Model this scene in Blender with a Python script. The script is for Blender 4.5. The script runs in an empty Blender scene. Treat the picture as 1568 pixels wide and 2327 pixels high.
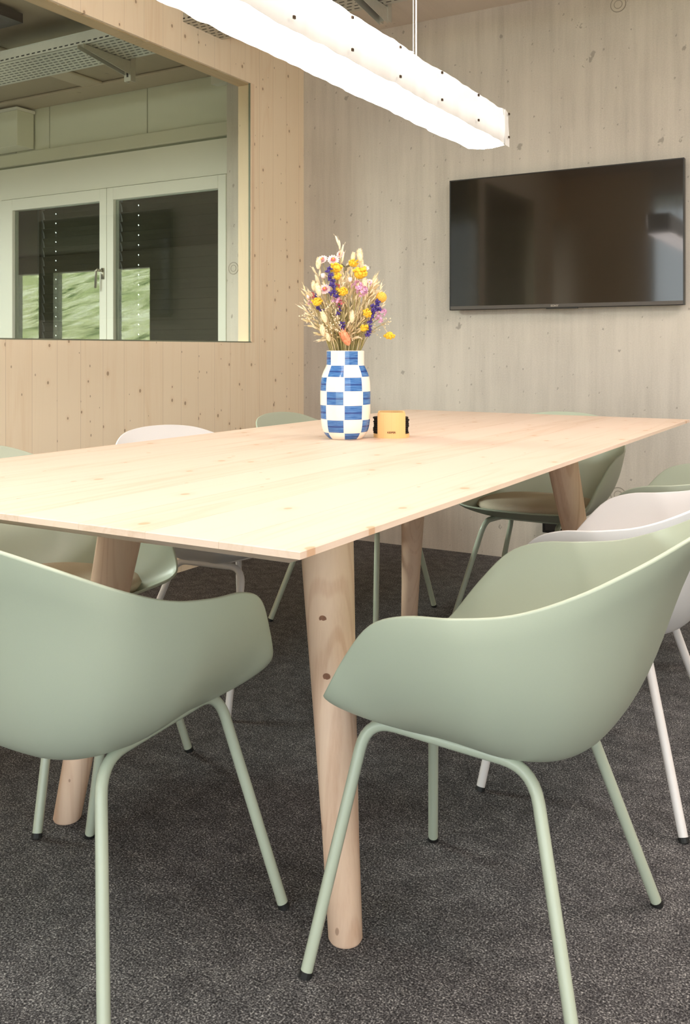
import bpy, bmesh, math, random
from math import sin, cos, pi, radians, sqrt, floor
from mathutils import Vector, Matrix, noise
random.seed(7)
SC = bpy.context.scene
COL = SC.collection

# ------------------------------------------------------------------ camera
# world axes: +Y runs along the long side of the table to the concrete wall, +X to the right along that wall
F_PX = 2124.0
cam_d = bpy.data.cameras.new('camera')
cam_d.sensor_fit = 'VERTICAL'
cam_d.sensor_height = 36.0
cam_d.lens = F_PX / 2327.0 * 36.0
cam_d.shift_y = -(1163.5 - 797.0) / 2327.0
cam_d.clip_start = 0.02
cam = bpy.data.objects.new('camera', cam_d)
COL.objects.link(cam)
cam.location = (0, 0, 0.973)
cam.rotation_euler = (radians(90), 0, radians(30.33))
SC.camera = cam

# ------------------------------------------------------------------ world, exposure
world = bpy.data.worlds.new('overcast_sky')
SC.world = world
world.use_nodes = True
bg = world.node_tree.nodes['Background']
bg.inputs['Color'].default_value = (0.92, 0.94, 1.0, 1)
bg.inputs['Strength'].default_value = 3.05

SC.view_settings.view_transform = 'Standard'
SC.view_settings.look = 'None'
SC.view_settings.gamma = 1.0
SC.view_settings.use_curve_mapping = False
SC.view_settings.exposure = 0.74
SC.cycles.use_denoising = True
SC.cycles.max_bounces = 10
SC.cycles.diffuse_bounces = 6
SC.cycles.transparent_max_bounces = 16
SC.cycles.sample_clamp_indirect = 6.0
SC.cycles.caustics_reflective = False
SC.cycles.caustics_refractive = False


def area(name, loc, rot, sx, sy, power, color, portal=False):
    d = bpy.data.lights.new(name, 'AREA')
    d.shape = 'RECTANGLE'
    d.size, d.size_y = sx, sy
    d.energy = power
    d.color = color
    d.cycles.is_portal = portal
    o = bpy.data.objects.new(name, d)
    COL.objects.link(o)
    o.location = loc
    o.rotation_euler = rot
    return o


sun_d = bpy.data.lights.new('sun', 'SUN')
sun_d.energy = 7.0
sun_d.angle = radians(0.6)
sun_d.color = (1.0, 0.95, 0.86)
sun = bpy.data.objects.new('sun', sun_d)
COL.objects.link(sun)
sun.rotation_euler = (radians(-48), 0, radians(14))     # stands behind the concrete wall, lights the slope opposite

# portals in the two glazed openings that let the sky in
area('daylight_portal', (0.21, -0.47, 1.2), (radians(90), 0, 0), 4.1, 2.3, 1, (1, 1, 1), True)
area('daylight_portal', (-12.0, -2.75, 1.6), (radians(90), 0, 0), 3.4, 1.5, 1, (1, 1, 1), True)
# added fill lights out of view in both rooms (their housings are built below)
LIGHT_WARM = (1.0, 0.90, 0.82)
area('fill_panel_light', (0.55, 0.55, 2.53), (0, 0, 0), 0.9, 0.9, 22, LIGHT_WARM)
area('fill_panel_light', (0.75, 2.6, 2.53), (0, 0, 0), 0.9, 0.9, 26, LIGHT_WARM)
for lx, ly in ((-4.2, 1.6), (-8.5, 3.4)):
    area('side_room_fill_light', (lx, ly, 2.19), (0, 0, 0), 0.9, 0.9, 140, (0.90, 0.98, 1.0))
    area('side_room_fill_uplight', (lx, ly, 2.24), (radians(180), 0, 0), 0.9, 0.9, 42, (0.90, 0.98, 1.0))  # upward fill added to brighten the upper facade of the side room


# ------------------------------------------------------------------ node helper
def lin(c):
    c = c / 255.0
    return c / 12.92 if c <= 0.04045 else ((c + 0.055) / 1.055) ** 2.4


def rgb(r, g, b):
    return (lin(r), lin(g), lin(b), 1.0)


class NT:
    def __init__(self, name, rough=0.5, spec=0.5):
        self.m = bpy.data.materials.new(name)
        self.m.use_nodes = True
        self.t = self.m.node_tree
        self.b = self.t.nodes['Principled BSDF']
        self.b.inputs['Roughness'].default_value = rough
        self.b.inputs['Specular IOR Level'].default_value = spec
        self.out = self.t.nodes['Material Output']

    def n(self, typ, **kw):
        nd = self.t.nodes.new(typ)
        for k, v in kw.items():
            setattr(nd, k, v)
        return nd

    def put(self, sock, v):
        if isinstance(v, bpy.types.NodeSocket):
            self.t.links.new(v, sock)
        elif v is not None:
            if hasattr(sock.default_value, '__len__') and not hasattr(v, '__len__'):
                v = [v] * len(sock.default_value)
            if hasattr(sock.default_value, '__len__') and len(sock.default_value) == 3 and len(v) == 4:
                v = v[:3]
            sock.default_value = v

    def math(self, op, a, b=None, c=None, clamp=False):
        nd = self.n('ShaderNodeMath', operation=op, use_clamp=clamp)
        self.put(nd.inputs[0], a)
        if b is not None:
            self.put(nd.inputs[1], b)
        if c is not None:
            self.put(nd.inputs[2], c)
        return nd.outputs[0]

    def comb(self, x, y, z):
        nd = self.n('ShaderNodeCombineXYZ')
        for i, v in enumerate((x, y, z)):
            self.put(nd.inputs[i], v)
        return nd.outputs[0]

    def coords(self):
        tc = self.n('ShaderNodeTexCoord')
        sp = self.n('ShaderNodeSeparateXYZ')
        self.t.links.new(tc.outputs['Object'], sp.inputs[0])
        return tc.outputs['Object'], sp.outputs[0], sp.outputs[1], sp.outputs[2]

    def noise(self, vec, scale=1.0, detail=2.0, rough=0.5, dim='3D'):
        nd = self.n('ShaderNodeTexNoise', noise_dimensions=dim)
        self.put(nd.inputs['Vector'], vec)
        nd.inputs['Scale'].default_value = scale
        nd.inputs['Detail'].default_value = detail
        nd.inputs['Roughness'].default_value = rough
        return nd.outputs['Fac']

    def voronoi(self, vec, scale=1.0, dim='3D', rnd=1.0):
        nd = self.n('ShaderNodeTexVoronoi', voronoi_dimensions=dim)
        self.put(nd.inputs['Vector'], vec)
        nd.inputs['Scale'].default_value = scale
        nd.inputs['Randomness'].default_value = rnd
        sp = self.n('ShaderNodeSeparateColor')
        self.t.links.new(nd.outputs['Color'], sp.inputs[0])
        return nd.outputs['Distance'], sp.outputs[0], sp.outputs[1]

    def ramp(self, fac, stops, interp='LINEAR'):
        nd = self.n('ShaderNodeValToRGB')
        cr = nd.color_ramp
        cr.interpolation = interp
        while len(cr.elements) < len(stops):
            cr.elements.new(0.5)
        for e, (p, c) in zip(cr.elements, stops):
            e.position = p
            e.color = c if hasattr(c, '__len__') else (c, c, c, 1)
        self.put(nd.inputs[0], fac)
        return nd.outputs[0]

    def mix(self, fac, a, b, mode='MIX'):
        nd = self.n('ShaderNodeMix', data_type='RGBA', blend_type=mode)
        self.put(nd.inputs[0], fac)
        self.put(nd.inputs[6], a)
        self.put(nd.inputs[7], b)
        return nd.outputs[2]

    def smooth(self, v, lo, hi, a=0.0, b=1.0):
        nd = self.n('ShaderNodeMapRange', interpolation_type='SMOOTHSTEP')
        self.put(nd.inputs[0], v)
        for i, x in enumerate((lo, hi, a, b)):
            self.put(nd.inputs[i + 1], x)
        return nd.outputs[0]

    def bump(self, h, strength=0.2, dist=0.002):
        nd = self.n('ShaderNodeBump')
        nd.inputs['Strength'].default_value = strength
        nd.inputs['Distance'].default_value = dist
        self.put(nd.inputs['Height'], h)
        self.t.links.new(nd.outputs[0], self.b.inputs['Normal'])

    def color(self, v):
        self.put(self.b.inputs['Base Color'], v)
        return self


def plain(name, col, rough=0.5, metal=0.0, spec=0.5, grain=0.0, gscale=300):
    m = NT(name, rough, spec)
    m.b.inputs['Metallic'].default_value = metal
    if grain:
        v, x, y, z = m.coords()
        nz = m.noise(v, gscale, 3)
        dark = tuple(c * (1 - grain) for c in col[:3]) + (1,)
        lite = tuple(min(1, c * (1 + grain)) for c in col[:3]) + (1,)
        m.color(m.mix(nz, dark, lite))
        m.bump(nz, 0.05, 0.0005)
    else:
        m.color(col)
    return m.m


def wood(name, base, dark, along, across, strip=None, knots=1.0, knot_cell=(0.1, 0.2), ring=0.35, rough=0.6,
         knot_col=rgb(112, 76, 44), per_object=False, grain=0.5):
    m = NT(name, rough, 0.3)
    v, x, y, z = m.coords()
    ax = {'X': x, 'Y': y, 'Z': z}
    L, A = ax[along], ax[across]
    D = ax[({'X', 'Y', 'Z'} - {along, across}).pop()]
    if per_object:
        oi = m.n('ShaderNodeObjectInfo')
        L = m.math('ADD', L, m.math('MULTIPLY', oi.outputs['Random'], 37.0))
        A2 = m.math('ADD', A, m.math('MULTIPLY', oi.outputs['Random'], 11.0))
    else:
        A2 = A
    tone = 0.5
    if strip:
        sid = m.math('FLOOR', m.math('DIVIDE', A2, strip))
        wn = m.n('ShaderNodeTexWhiteNoise', noise_dimensions='1D')
        m.put(wn.inputs['W'], sid)
        tone = wn.outputs['Value']
        L = m.math('ADD', L, m.math('MULTIPLY', tone, 9.0))
    elif per_object:
        tone = oi.outputs['Random']
    fine = m.noise(m.comb(m.math('MULTIPLY', A2, 230), m.math('MULTIPLY', L, 5), m.math('MULTIPLY', D, 230)), 1, 3)
    mid = m.noise(m.comb(m.math('MULTIPLY', A2, 28), m.math('MULTIPLY', L, 0.9), m.math('MULTIPLY', D, 28)), 1, 2)
    big = m.noise(m.comb(m.math('MULTIPLY', A2, 9), m.math('MULTIPLY', L, 0.55), m.math('MULTIPLY', D, 9)), 1, 1)
    rings = m.math('SINE', m.math('ADD', m.math('MULTIPLY', big, 70), m.math('MULTIPLY', A2, 60)))
    rings = m.smooth(rings, 0.2, 1.0)
    f = m.math('ADD', m.math('MULTIPLY', fine, 0.45 * grain * 2), m.math('MULTIPLY', mid, 0.55))
    f = m.math('ADD', f, m.math('MULTIPLY', rings, ring * 0.5))
    f = m.math('ADD', f, m.math('MULTIPLY', m.math('SUBTRACT', tone, 0.5), 0.35))
    f = m.smooth(f, 0.42, 1.2)
    col = m.mix(f, base, dark)
    if strip:
        fr = m.math('FRACT', m.math('DIVIDE', A2, strip))
        seam = m.math('LESS_THAN', fr, 0.012)
        col = m.mix(m.math('MULTIPLY', seam, 0.35), col, knot_col)
    if knots > 0:
        kc = m.comb(m.math('DIVIDE', A2, knot_cell[0]), m.math('DIVIDE', L, knot_cell[1]), 0.0)
        dist, ra, rb = m.voronoi(kc, 1.0, '2D')
        size = m.math('MULTIPLY_ADD', rb, 0.04, 0.025)
        k = m.smooth(m.math('DIVIDE', dist, size), 1.25, 0.75)
        gate = m.math('LESS_THAN', ra, knots)
        k = m.math('MULTIPLY', k, gate)
        halo = m.math('MULTIPLY', m.smooth(m.math('DIVIDE', dist, size), 4.0, 1.0), gate)
        col = m.mix(m.math('MULTIPLY', halo, 0.28), col, dark)
        col = m.mix(m.math('MULTIPLY', k, 0.62), col, knot_col)
        kc = m.comb(m.math('DIVIDE', A2, knot_cell[0] * 0.55), m.math('DIVIDE', L, knot_cell[1] * 0.7), 0.0)
        dist, ra, rb = m.voronoi(kc, 1.0, '2D')
        size = m.math('MULTIPLY_ADD', rb, 0.03, 0.03)
        k = m.math('MULTIPLY', m.smooth(m.math('DIVIDE', dist, size), 1.25, 0.75), m.math('LESS_THAN', ra, knots * 0.45))
        col = m.mix(m.math('MULTIPLY', k, 0.55), col, knot_col)
    m.color(col)
    m.bump(fine, 0.12, 0.0006)
    return m.m


# ------------------------------------------------------------------ materials
M = {}
M['wall_wood'] = wood('spruce_panel', rgb(250, 231, 204), rgb(234, 205, 170), 'Z', 'Y', strip=0.118, knots=0.5,
                      knot_cell=(0.10, 0.135), ring=0.2, rough=0.65, knot_col=rgb(128, 92, 56))
M['reveal_wood'] = wood('spruce_reveal', rgb(240, 214, 184), rgb(222, 190, 156), 'Z', 'X', strip=0.14, knots=0.12,
                        knot_cell=(0.08, 0.2), ring=0.3, rough=0.6)
M['head_wood'] = wood('spruce_head', rgb(222, 192, 158), rgb(198, 164, 128), 'Y', 'X', knots=0.1, ring=0.3)
M['table_wood'] = wood('table_spruce', rgb(222, 199, 182), rgb(205, 176, 152), 'Y', 'X', knots=0.35,
                       knot_cell=(0.13, 0.17), ring=0.3, rough=0.5, knot_col=rgb(190, 140, 96), per_object=True)
M['end_wood'] = None
M['leg_wood'] = wood('leg_spruce', rgb(228, 198, 174), rgb(206, 168, 142), 'Z', 'X', knots=0.35,
                     knot_cell=(0.12, 0.16), ring=0.55, rough=0.55, knot_col=rgb(132, 92, 70), per_object=True)


def concrete(name, c1, c2, streak=1.0, pits=1.0, plane='XZ'):
    m = NT(name, 0.72, 0.25)
    v, x, y, z = m.coords()
    h = x if plane[0] == 'X' else y
    w = z if plane[1] == 'Z' else y
    p2 = m.comb(h, w, 0.0)
    big = m.noise(p2, 1.3, 4, 0.55)
    st = m.noise(m.comb(m.math('MULTIPLY', h, 16), m.math('MULTIPLY', w, 0.9), 0.0), 1, 4, 0.6)
    st2 = m.noise(m.comb(m.math('MULTIPLY', h, 60), m.math('MULTIPLY', w, 5.0), 3.0), 1, 3, 0.6)
    fine = m.noise(p2, 160, 4, 0.7)
    f = m.math('ADD', m.math('MULTIPLY', big, 0.5), m.math('MULTIPLY', st, 0.55 * streak))
    f = m.math('ADD', f, m.math('MULTIPLY', st2, 0.2 * streak))
    f = m.math('ADD', f, m.math('MULTIPLY', fine, 0.28))
    f = m.smooth(f, 0.5, 1.0)
    col = m.mix(f, c1, c2)
    if pits:
        for sc, sz, g in ((7.5, 0.055, 0.5), (16.0, 0.06, 0.5), (3.2, 0.035, 0.45)):
            wob = m.noise(p2, sc * 9, 2)
            d, ra, rb = m.voronoi(m.comb(m.math('ADD', h, m.math('MULTIPLY', wob, 0.2 / sc)),
                                         m.math('MULTIPLY_ADD', w, 0.75, m.math('MULTIPLY', wob, 0.25 / sc)), 0.0),
                                  sc, '2D')
            k = m.smooth(m.math('DIVIDE', d, m.math('MULTIPLY_ADD', rb, sz, 0.012)), 1.2, 0.6)
            k = m.math('MULTIPLY', k, m.math('LESS_THAN', ra, g * pits))
            col = m.mix(m.math('MULTIPLY', k, 0.45), col, rgb(92, 84, 75))
    m.color(col)
    m.bump(m.math('ADD', fine, m.math('MULTIPLY', st, 1.5)), 0.16, 0.0015)
    return m.m


M['concrete'] = concrete('board_cast_concrete', rgb(208, 199, 189), rgb(170, 162, 154), 0.75, 0.85)
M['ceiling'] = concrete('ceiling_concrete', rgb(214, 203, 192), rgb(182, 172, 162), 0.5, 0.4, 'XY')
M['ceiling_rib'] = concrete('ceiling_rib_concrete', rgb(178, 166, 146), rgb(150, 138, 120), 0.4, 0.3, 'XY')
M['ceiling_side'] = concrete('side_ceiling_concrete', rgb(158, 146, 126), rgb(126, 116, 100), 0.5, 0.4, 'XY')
M['tie'] = plain('tie_hole_mortar', rgb(194, 185, 174), 0.8)
M['tie_ring'] = plain('tie_hole_ring', rgb(148, 140, 130), 0.8)


def carpet():
    m = NT('needle_felt_carpet', 0.95, 0.1)
    v, x, y, z = m.coords()
    wob = m.noise(v, 40, 2)
    p = m.comb(x, y, 0.0)
    a = m.noise(p, 300, 2, 0.6)
    d = m.noise(p, 22, 3, 0.6)
    b = m.noise(p, 120, 3, 0.6)
    c = m.noise(p, 1.6, 2)
    f = m.math('ADD', m.math('MULTIPLY', a, 0.66), m.math('ADD', m.math('MULTIPLY', b, 0.2), m.math('MULTIPLY', d, 0.14)))
    col = m.ramp(f, [(0.36, rgb(30, 29, 30)), (0.46, rgb(64, 62, 64)), (0.55, rgb(104, 102, 103)), (0.66, rgb(190, 186, 184))])
    col = m.mix(m.math('MULTIPLY', c, 0.15), col, rgb(66, 62, 60))
    m.color(col)
    m.bump(f, 0.55, 0.004)
    return m.m


M['carpet'] = carpet()
M['green'] = plain('sage_green_plastic', rgb(176, 184, 166), 0.42, grain=0.03, gscale=900)
M['green_metal'] = plain('sage_green_lacquer', rgb(176, 184, 166), 0.3)
M['white'] = plain('off_white_plastic', rgb(224, 222, 222), 0.42, grain=0.03, gscale=900)
M['white_metal'] = plain('off_white_lacquer', rgb(220, 215, 213), 0.3)
M['rubber'] = plain('black_rubber', rgb(22, 22, 22), 0.6)
M['felt'] = plain('beige_cushion_felt', rgb(200, 186, 166), 0.95, spec=0.1, grain=0.22, gscale=500)
M['black_felt'] = plain('black_coaster_felt', rgb(44, 38, 34), 0.95, spec=0.1, grain=0.3, gscale=900)
M['tv_black'] = plain('tv_housing', rgb(34, 30, 27), 0.35)
M['tv_bar'] = plain('tv_chin_bar', rgb(84, 78, 74), 0.45, metal=0.3)
M['tv_logo'] = plain('tv_logo_silver', rgb(170, 160, 150), 0.4, metal=0.2)
M['socket_black'] = plain('socket_black', rgb(18, 17, 16), 0.35)
M['zinc'] = plain('galvanised_steel', rgb(196, 194, 184), 0.38, metal=0.55, grain=0.08, gscale=60)
M['facade_white'] = plain('painted_window_frame', rgb(222, 220, 208), 0.45)
M['facade_panel'] = plain('painted_facade_panel', rgb(204, 204, 184), 0.6)
M['facade_trim'] = plain('facade_ledge_face', rgb(198, 196, 176), 0.6)  # ledge and pier paint, a little darker than the panels
M['slat'] = plain('blind_slat_aluminium', rgb(72, 66, 58), 0.5, metal=0.2)
M['steel'] = plain('brushed_handle_steel', rgb(170, 165, 150), 0.3, metal=0.8)
M['plaster'] = plain('white_plaster', rgb(226, 216, 200), 0.8, grain=0.03, gscale=40)
M['frame_black'] = plain('black_lamp_frame', rgb(40, 35, 30), 0.5)
M['seal'] = plain('glazing_seal', rgb(120, 124, 104), 0.6)
M['cable_white'] = plain('white_suspension_cable', rgb(228, 222, 214), 0.5)
M['brass'] = plain('dark_brass_pin', rgb(70, 54, 36), 0.4, metal=0.6)
M['board_edge'] = M['table_wood']


def glass(name, tint, refl_ior, rough=0.0):
    m = NT(name)
    t = m.t
    t.nodes.remove(m.b)
    tr = m.n('ShaderNodeBsdfTransparent')
    tr.inputs[0].default_value = tint
    gl = m.n('ShaderNodeBsdfGlossy')
    gl.inputs['Roughness'].default_value = rough
    f0 = ((refl_ior - 1) / (refl_ior + 1)) ** 2
    lw = m.n('ShaderNodeLayerWeight')
    lw.inputs[0].default_value = 0.5
    fr = m.math('MULTIPLY_ADD', m.math('POWER', lw.outputs['Facing'], 5.0), 1 - f0, f0)
    mx = m.n('ShaderNodeMixShader')
    t.links.new(fr, mx.inputs[0])
    t.links.new(tr.outputs[0], mx.inputs[1])
    t.links.new(gl.outputs[0], mx.inputs[2])
    t.links.new(mx.outputs[0], m.out.inputs[0])
    return m.m


M['glass_room'] = glass('clear_partition_glass', (0.90, 0.92, 0.87, 1), 1.45)
M['glass_facade'] = glass('double_glazing', (0.7, 0.74, 0.68, 1), 2.1)
M['glass_open'] = glass('clear_window_glass', (0.92, 0.95, 0.93, 1), 1.45)

m = NT('tv_screen_glass', 0.09, 0.45)
m.color((0.006, 0.005, 0.004, 1))
m.b.inputs['Coat Weight'].default_value = 0.45
m.b.inputs['Coat Roughness'].default_value = 0.05
m.b.inputs['Coat IOR'].default_value = 1.7
M['tv_screen'] = m.m


def emis(name, col, strength, fab=0.0, hem=False):
    m = NT(name, 0.8, 0.1)
    v, x, y, z = m.coords()
    m.color((0.55, 0.53, 0.50, 1))
    m.put(m.b.inputs['Emission Color'], col)
    if fab:
        nz = m.noise(m.comb(m.math('MULTIPLY', x, 22), m.math('MULTIPLY', y, 9), m.math('MULTIPLY', z, 22)), 1, 2)
        st_ = m.math('MULTIPLY_ADD', nz, strength * fab, strength * (1 - fab * 0.5))
        if hem:
            # glow lowered toward the hem, painting the shade along the seam
            wv = m.noise(m.comb(0.0, m.math('MULTIPLY', y, 14), 0.0), 1, 2)
            hz = m.math('MULTIPLY_ADD', wv, -0.03, z)
            st_ = m.math('MULTIPLY', st_, m.smooth(hz, -0.02, 0.035, 0.25, 1.0))
        m.put(m.b.inputs['Emission Strength'], st_)
    else:
        m.b.inputs['Emission Strength'].default_value = strength
    return m.m


M['lamp_bottom'] = emis('lit_lamp_cloth_bottom', (1.0, 0.915, 0.88, 1), 3.6)
M['lamp_side'] = emis('lit_lamp_cloth_side', (1.0, 0.95, 0.89, 1), 0.36, 0.35, True)
M['lamp_side_far'] = emis('lit_lamp_cloth_far_side', (1.0, 0.93, 0.88, 1), 2.2, 0.3, True)  # glow of the side turned away, boosted to brighten the wooden partition
M['lamp_top'] = emis('lit_lamp_cloth_top', (1.0, 0.93, 0.89, 1), 15.0)  # unseen top glow, boosted to brighten the ceiling and upper wall
M['lamp_flap'] = emis('dim_lamp_cloth_flap', (1.0, 0.93, 0.82, 1), 0.14, 0.2)
M['fill_diffuser'] = emis('fill_panel_diffuser', (1.0, 0.92, 0.82, 1), 1.5)  # glow for the added fill panels


# ------------------------------------------------------------------ mesh helpers
def link(name, me, mat=None, parent=None, smooth=False):
    o = bpy.data.objects.new(name, me)
    COL.objects.link(o)
    if mat is not None:
        for mm in (mat if isinstance(mat, (list, tuple)) else [mat]):
            me.materials.append(mm)
    if smooth:
        for p in me.polygons:
            p.use_smooth = True
    if parent is not None:
        o.parent = parent
    return o


def mesh(name, verts, faces, mat=None, parent=None, smooth=False):
    me = bpy.data.meshes.new(name)
    me.from_pydata([tuple(v) for v in verts], [], faces)
    me.update()
    return link(name, me, mat, parent, smooth)


class MB:
    def __init__(self):
        self.v, self.f, self.mi = [], [], []

    def add(self, vs, fs, mi=0):
        b = len(self.v)
        self.v += [tuple(v) for v in vs]
        self.f += [tuple(i + b for i in f) for f in fs]
        self.mi += [mi] * len(fs)
        return self

    def box(self, x0, x1, y0, y1, z0, z1, mi=0):
        vs = [(x, y, z) for z in (z0, z1) for y in (y0, y1) for x in (x0, x1)]
        fs = [(0, 2, 3, 1), (4, 5, 7, 6), (0, 1, 5, 4), (2, 6, 7, 3), (0, 4, 6, 2), (1, 3, 7, 5)]
        return self.add(vs, fs, mi)

    def tube(self, pts, r, n=10, mi=0, caps=True, r2=None):
        pts = [Vector(p) for p in pts]
        k = len(pts)
        up = None
        rings = []
        for i, p in enumerate(pts):
            d = (pts[min(i + 1, k - 1)] - pts[max(i - 1, 0)]).normalized()
            if up is None:
                up = Vector((0, 0, 1)) if abs(d.z) < 0.9 else Vector((1, 0, 0))
            s = d.cross(up).normalized()
            up = s.cross(d).normalized()
            rr = r if r2 is None else r + (r2 - r) * i / (k - 1)
            rings.append([p + (s * cos(2 * pi * j / n) + up * sin(2 * pi * j / n)) * rr for j in range(n)])
        vs = [q for ring in rings for q in ring]
        fs = []
        for i in range(k - 1):
            for j in range(n):
                a, b = i * n + j, i * n + (j + 1) % n
                fs.append((a, b, b + n, a + n))
        if caps:
            fs.append(tuple(range(n))[::-1])
            fs.append(tuple((k - 1) * n + j for j in range(n)))
        return self.add(vs, fs, mi)

    def lathe(self, prof, n=24, mi=0, cx=0, cy=0):
        vs, fs = [], []
        for (r, z) in prof:
            for j in range(n):
                a = 2 * pi * j / n
                vs.append((cx + r * cos(a), cy + r * sin(a), z))
        for i in range(len(prof) - 1):
            for j in range(n):
                a, b = i * n + j, i * n + (j + 1) % n
                fs.append((a, b, b + n, a + n))
        fs.append(tuple(range(n))[::-1])
        fs.append(tuple((len(prof) - 1) * n + j for j in range(n)))
        return self.add(vs, fs, mi)

    def build(self, name, mat=None, parent=None, smooth=False):
        me = bpy.data.meshes.new(name)
        me.from_pydata(self.v, [], self.f)
        me.update()
        o = link(name, me, mat, parent, smooth)
        if any(self.mi):
            me.polygons.foreach_set('material_index', self.mi)
        bm = bmesh.new()
        bm.from_mesh(me)
        bmesh.ops.recalc_face_normals(bm, faces=bm.faces)
        bm.to_mesh(me)
        bm.free()
        return o


def bevel(o, w, seg=2):
    b = o.modifiers.new('bevel', 'BEVEL')
    b.width = w
    b.segments = seg
    b.limit_method = 'ANGLE'
    return o


def sharp(o, deg=35):
    me = o.data
    for p in me.polygons:
        p.use_smooth = True
    try:
        me.set_sharp_from_angle(angle=radians(deg))
    except Exception:
        pass
    return o


def tag(o, label=None, cat=None, group=None, kind=None):
    if label:
        o['label'] = label
    if cat:
        o['category'] = cat
    if group:
        o['group'] = group
    if kind:
        o['kind'] = kind
    return o


def empty(name, loc, rz=0.0, label=None, cat=None, group=None):
    o = bpy.data.objects.new(name, None)
    o.empty_display_size = 0.1
    COL.objects.link(o)
    o.location = loc
    o.rotation_euler = (0, 0, rz)
    return tag(o, label, cat, group)


def struct(o, label):
    return tag(o, label, kind='structure')


def spline(pts, per=6, closed=False):
    P = [Vector(p) for p in pts]
    n = len(P)
    out = []
    rng = n if closed else n - 1
    for i in range(rng):
        if closed:
            p0, p1, p2, p3 = P[(i - 1) % n], P[i], P[(i + 1) % n], P[(i + 2) % n]
        else:
            p0, p1, p2, p3 = P[max(i - 1, 0)], P[i], P[i + 1], P[min(i + 2, n - 1)]
        for k in range(per):
            t = k / per
            out.append(0.5 * ((2 * p1) + (p2 - p0) * t + (2 * p0 - 5 * p1 + 4 * p2 - p3) * t * t
                              + (3 * p1 - p0 - 3 * p2 + p3) * t ** 3))
    if not closed:
        out.append(P[-1])
    return out


# ------------------------------------------------------------------ the room shell
CEIL = 2.6
WX = -2.70          # face of the wooden partition
WB = 4.18           # face of the concrete wall
o = MB().box(-14.2, 2.7, -2.9, 4.55, -0.12, 0.0).build('floor', M['carpet'])
struct(o, 'dark grey flecked needle felt carpet')
o = MB().box(WX, 2.7, -2.9, 4.55, CEIL, CEIL + 0.2).build('ceiling', M['ceiling'])
struct(o, 'raw concrete ceiling above the meeting table')
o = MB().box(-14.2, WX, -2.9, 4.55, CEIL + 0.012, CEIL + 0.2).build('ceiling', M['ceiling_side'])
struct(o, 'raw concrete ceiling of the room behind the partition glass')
o = MB().box(-3.212, 2.7, WB, WB + 0.32, 0.0, CEIL + 0.012).build('wall_front', M['concrete'])
struct(o, 'board streaked raw concrete wall carrying the television')
for (tx, tz) in ((-3.165, 1.432), (-1.045, 0.335), (-1.045, 2.505)):
    b = MB()
    for r0, r1, dy, mi in ((0.0, 0.016, 0.0008, 0), (0.016, 0.019, 0.0016, 1), (0.019, 0.031, 0.0006, 0), (0.031, 0.0345, 0.0018, 1)):
        n = 28
        vs, fs = [], []
        for rr in (max(r0, 1e-4), r1):
            for j in range(n):
                vs.append((tx + rr * cos(2 * pi * j / n), WB - dy, tz + rr * sin(2 * pi * j / n)))
        for j in range(n):
            fs.append((j, (j + 1) % n, n + (j + 1) % n, n + j))
        b.add(vs, fs, mi)
        vs = [(tx + r1 * cos(2 * pi * j / n), WB - dy * k, tz + r1 * sin(2 * pi * j / n)) for k in (1, -0.2) for j in range(n)]
        b.add(vs, [(j, (j + 1) % n, n + (j + 1) % n, n + j) for j in range(n)], mi)
    b.build('tie_hole_plug', [M['tie'], M['tie_ring']], o)

# wooden partition with the glazed opening (a second, smaller glazed bay nearer the camera)
WT = 0.081
Z0, Z1 = 1.014, 2.279
Y1 = 3.716
left = empty('wall_left', (0, 0, 0))
struct(left, 'knotty pale spruce panel partition around the interior window')
for nm, y0, y1, z0, z1 in (('panel', Y1, WB, 0, CEIL), ('panel', 1.62, Y1, 0, Z0), ('panel', 1.62, Y1, Z1, CEIL),
                           ('panel', 1.50, 1.62, 0, CEIL), ('panel', 0.35, 1.50, 0, Z0), ('panel', 0.35, 1.50, Z1, CEIL),
                           ('panel', -0.16, 0.35, 0, CEIL), ('panel', -0.42, -0.16, 2.2, CEIL)):
    MB().box(WX - WT, WX, y0, y1, z0, z1).build(nm, M['wall_wood'], left)
win = empty('window_1', (0, 0, 0))
struct(win, 'interior window of flush partition glass in the spruce wall')
JX = WX - 0.016
MB().box(WX - 0.012, WX - 0.005, 1.62, Y1 - 0.004, Z0 + 0.002, Z1 - 0.004).build('pane', M['glass_room'], win)
MB().box(WX - 0.012, WX - 0.005, 0.35, 1.50, Z0 + 0.002, Z1 - 0.004).build('pane', M['glass_room'], win)
MB().box(WX - WT - 0.001, WX - 0.014, Y1 - 0.004, Y1 + 0.0005, Z0, Z1).build('jamb_lining', M['reveal_wood'], win)
MB().box(WX - WT - 0.001, WX - 0.014, 1.62, Y1, Z1 - 0.004, Z1 + 0.0005).build('head_lining', M['head_wood'], win)
MB().box(WX - 0.0135, WX - 0.0035, Y1 - 0.012, Y1 - 0.004, Z0, Z1).build('glazing_seal', M['seal'], win)
MB().box(WX - 0.0135, WX + 0.001, 1.62, Y1, Z0 - 0.001, Z0 + 0.004).build('glazing_seal', M['seal'], win)
MB().box(WX - 0.003, WX + 0.0012, Y1 - 0.010, Y1 + 0.016, Z0, Z1).build('trim_strip', M['reveal_wood'], win)

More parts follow.
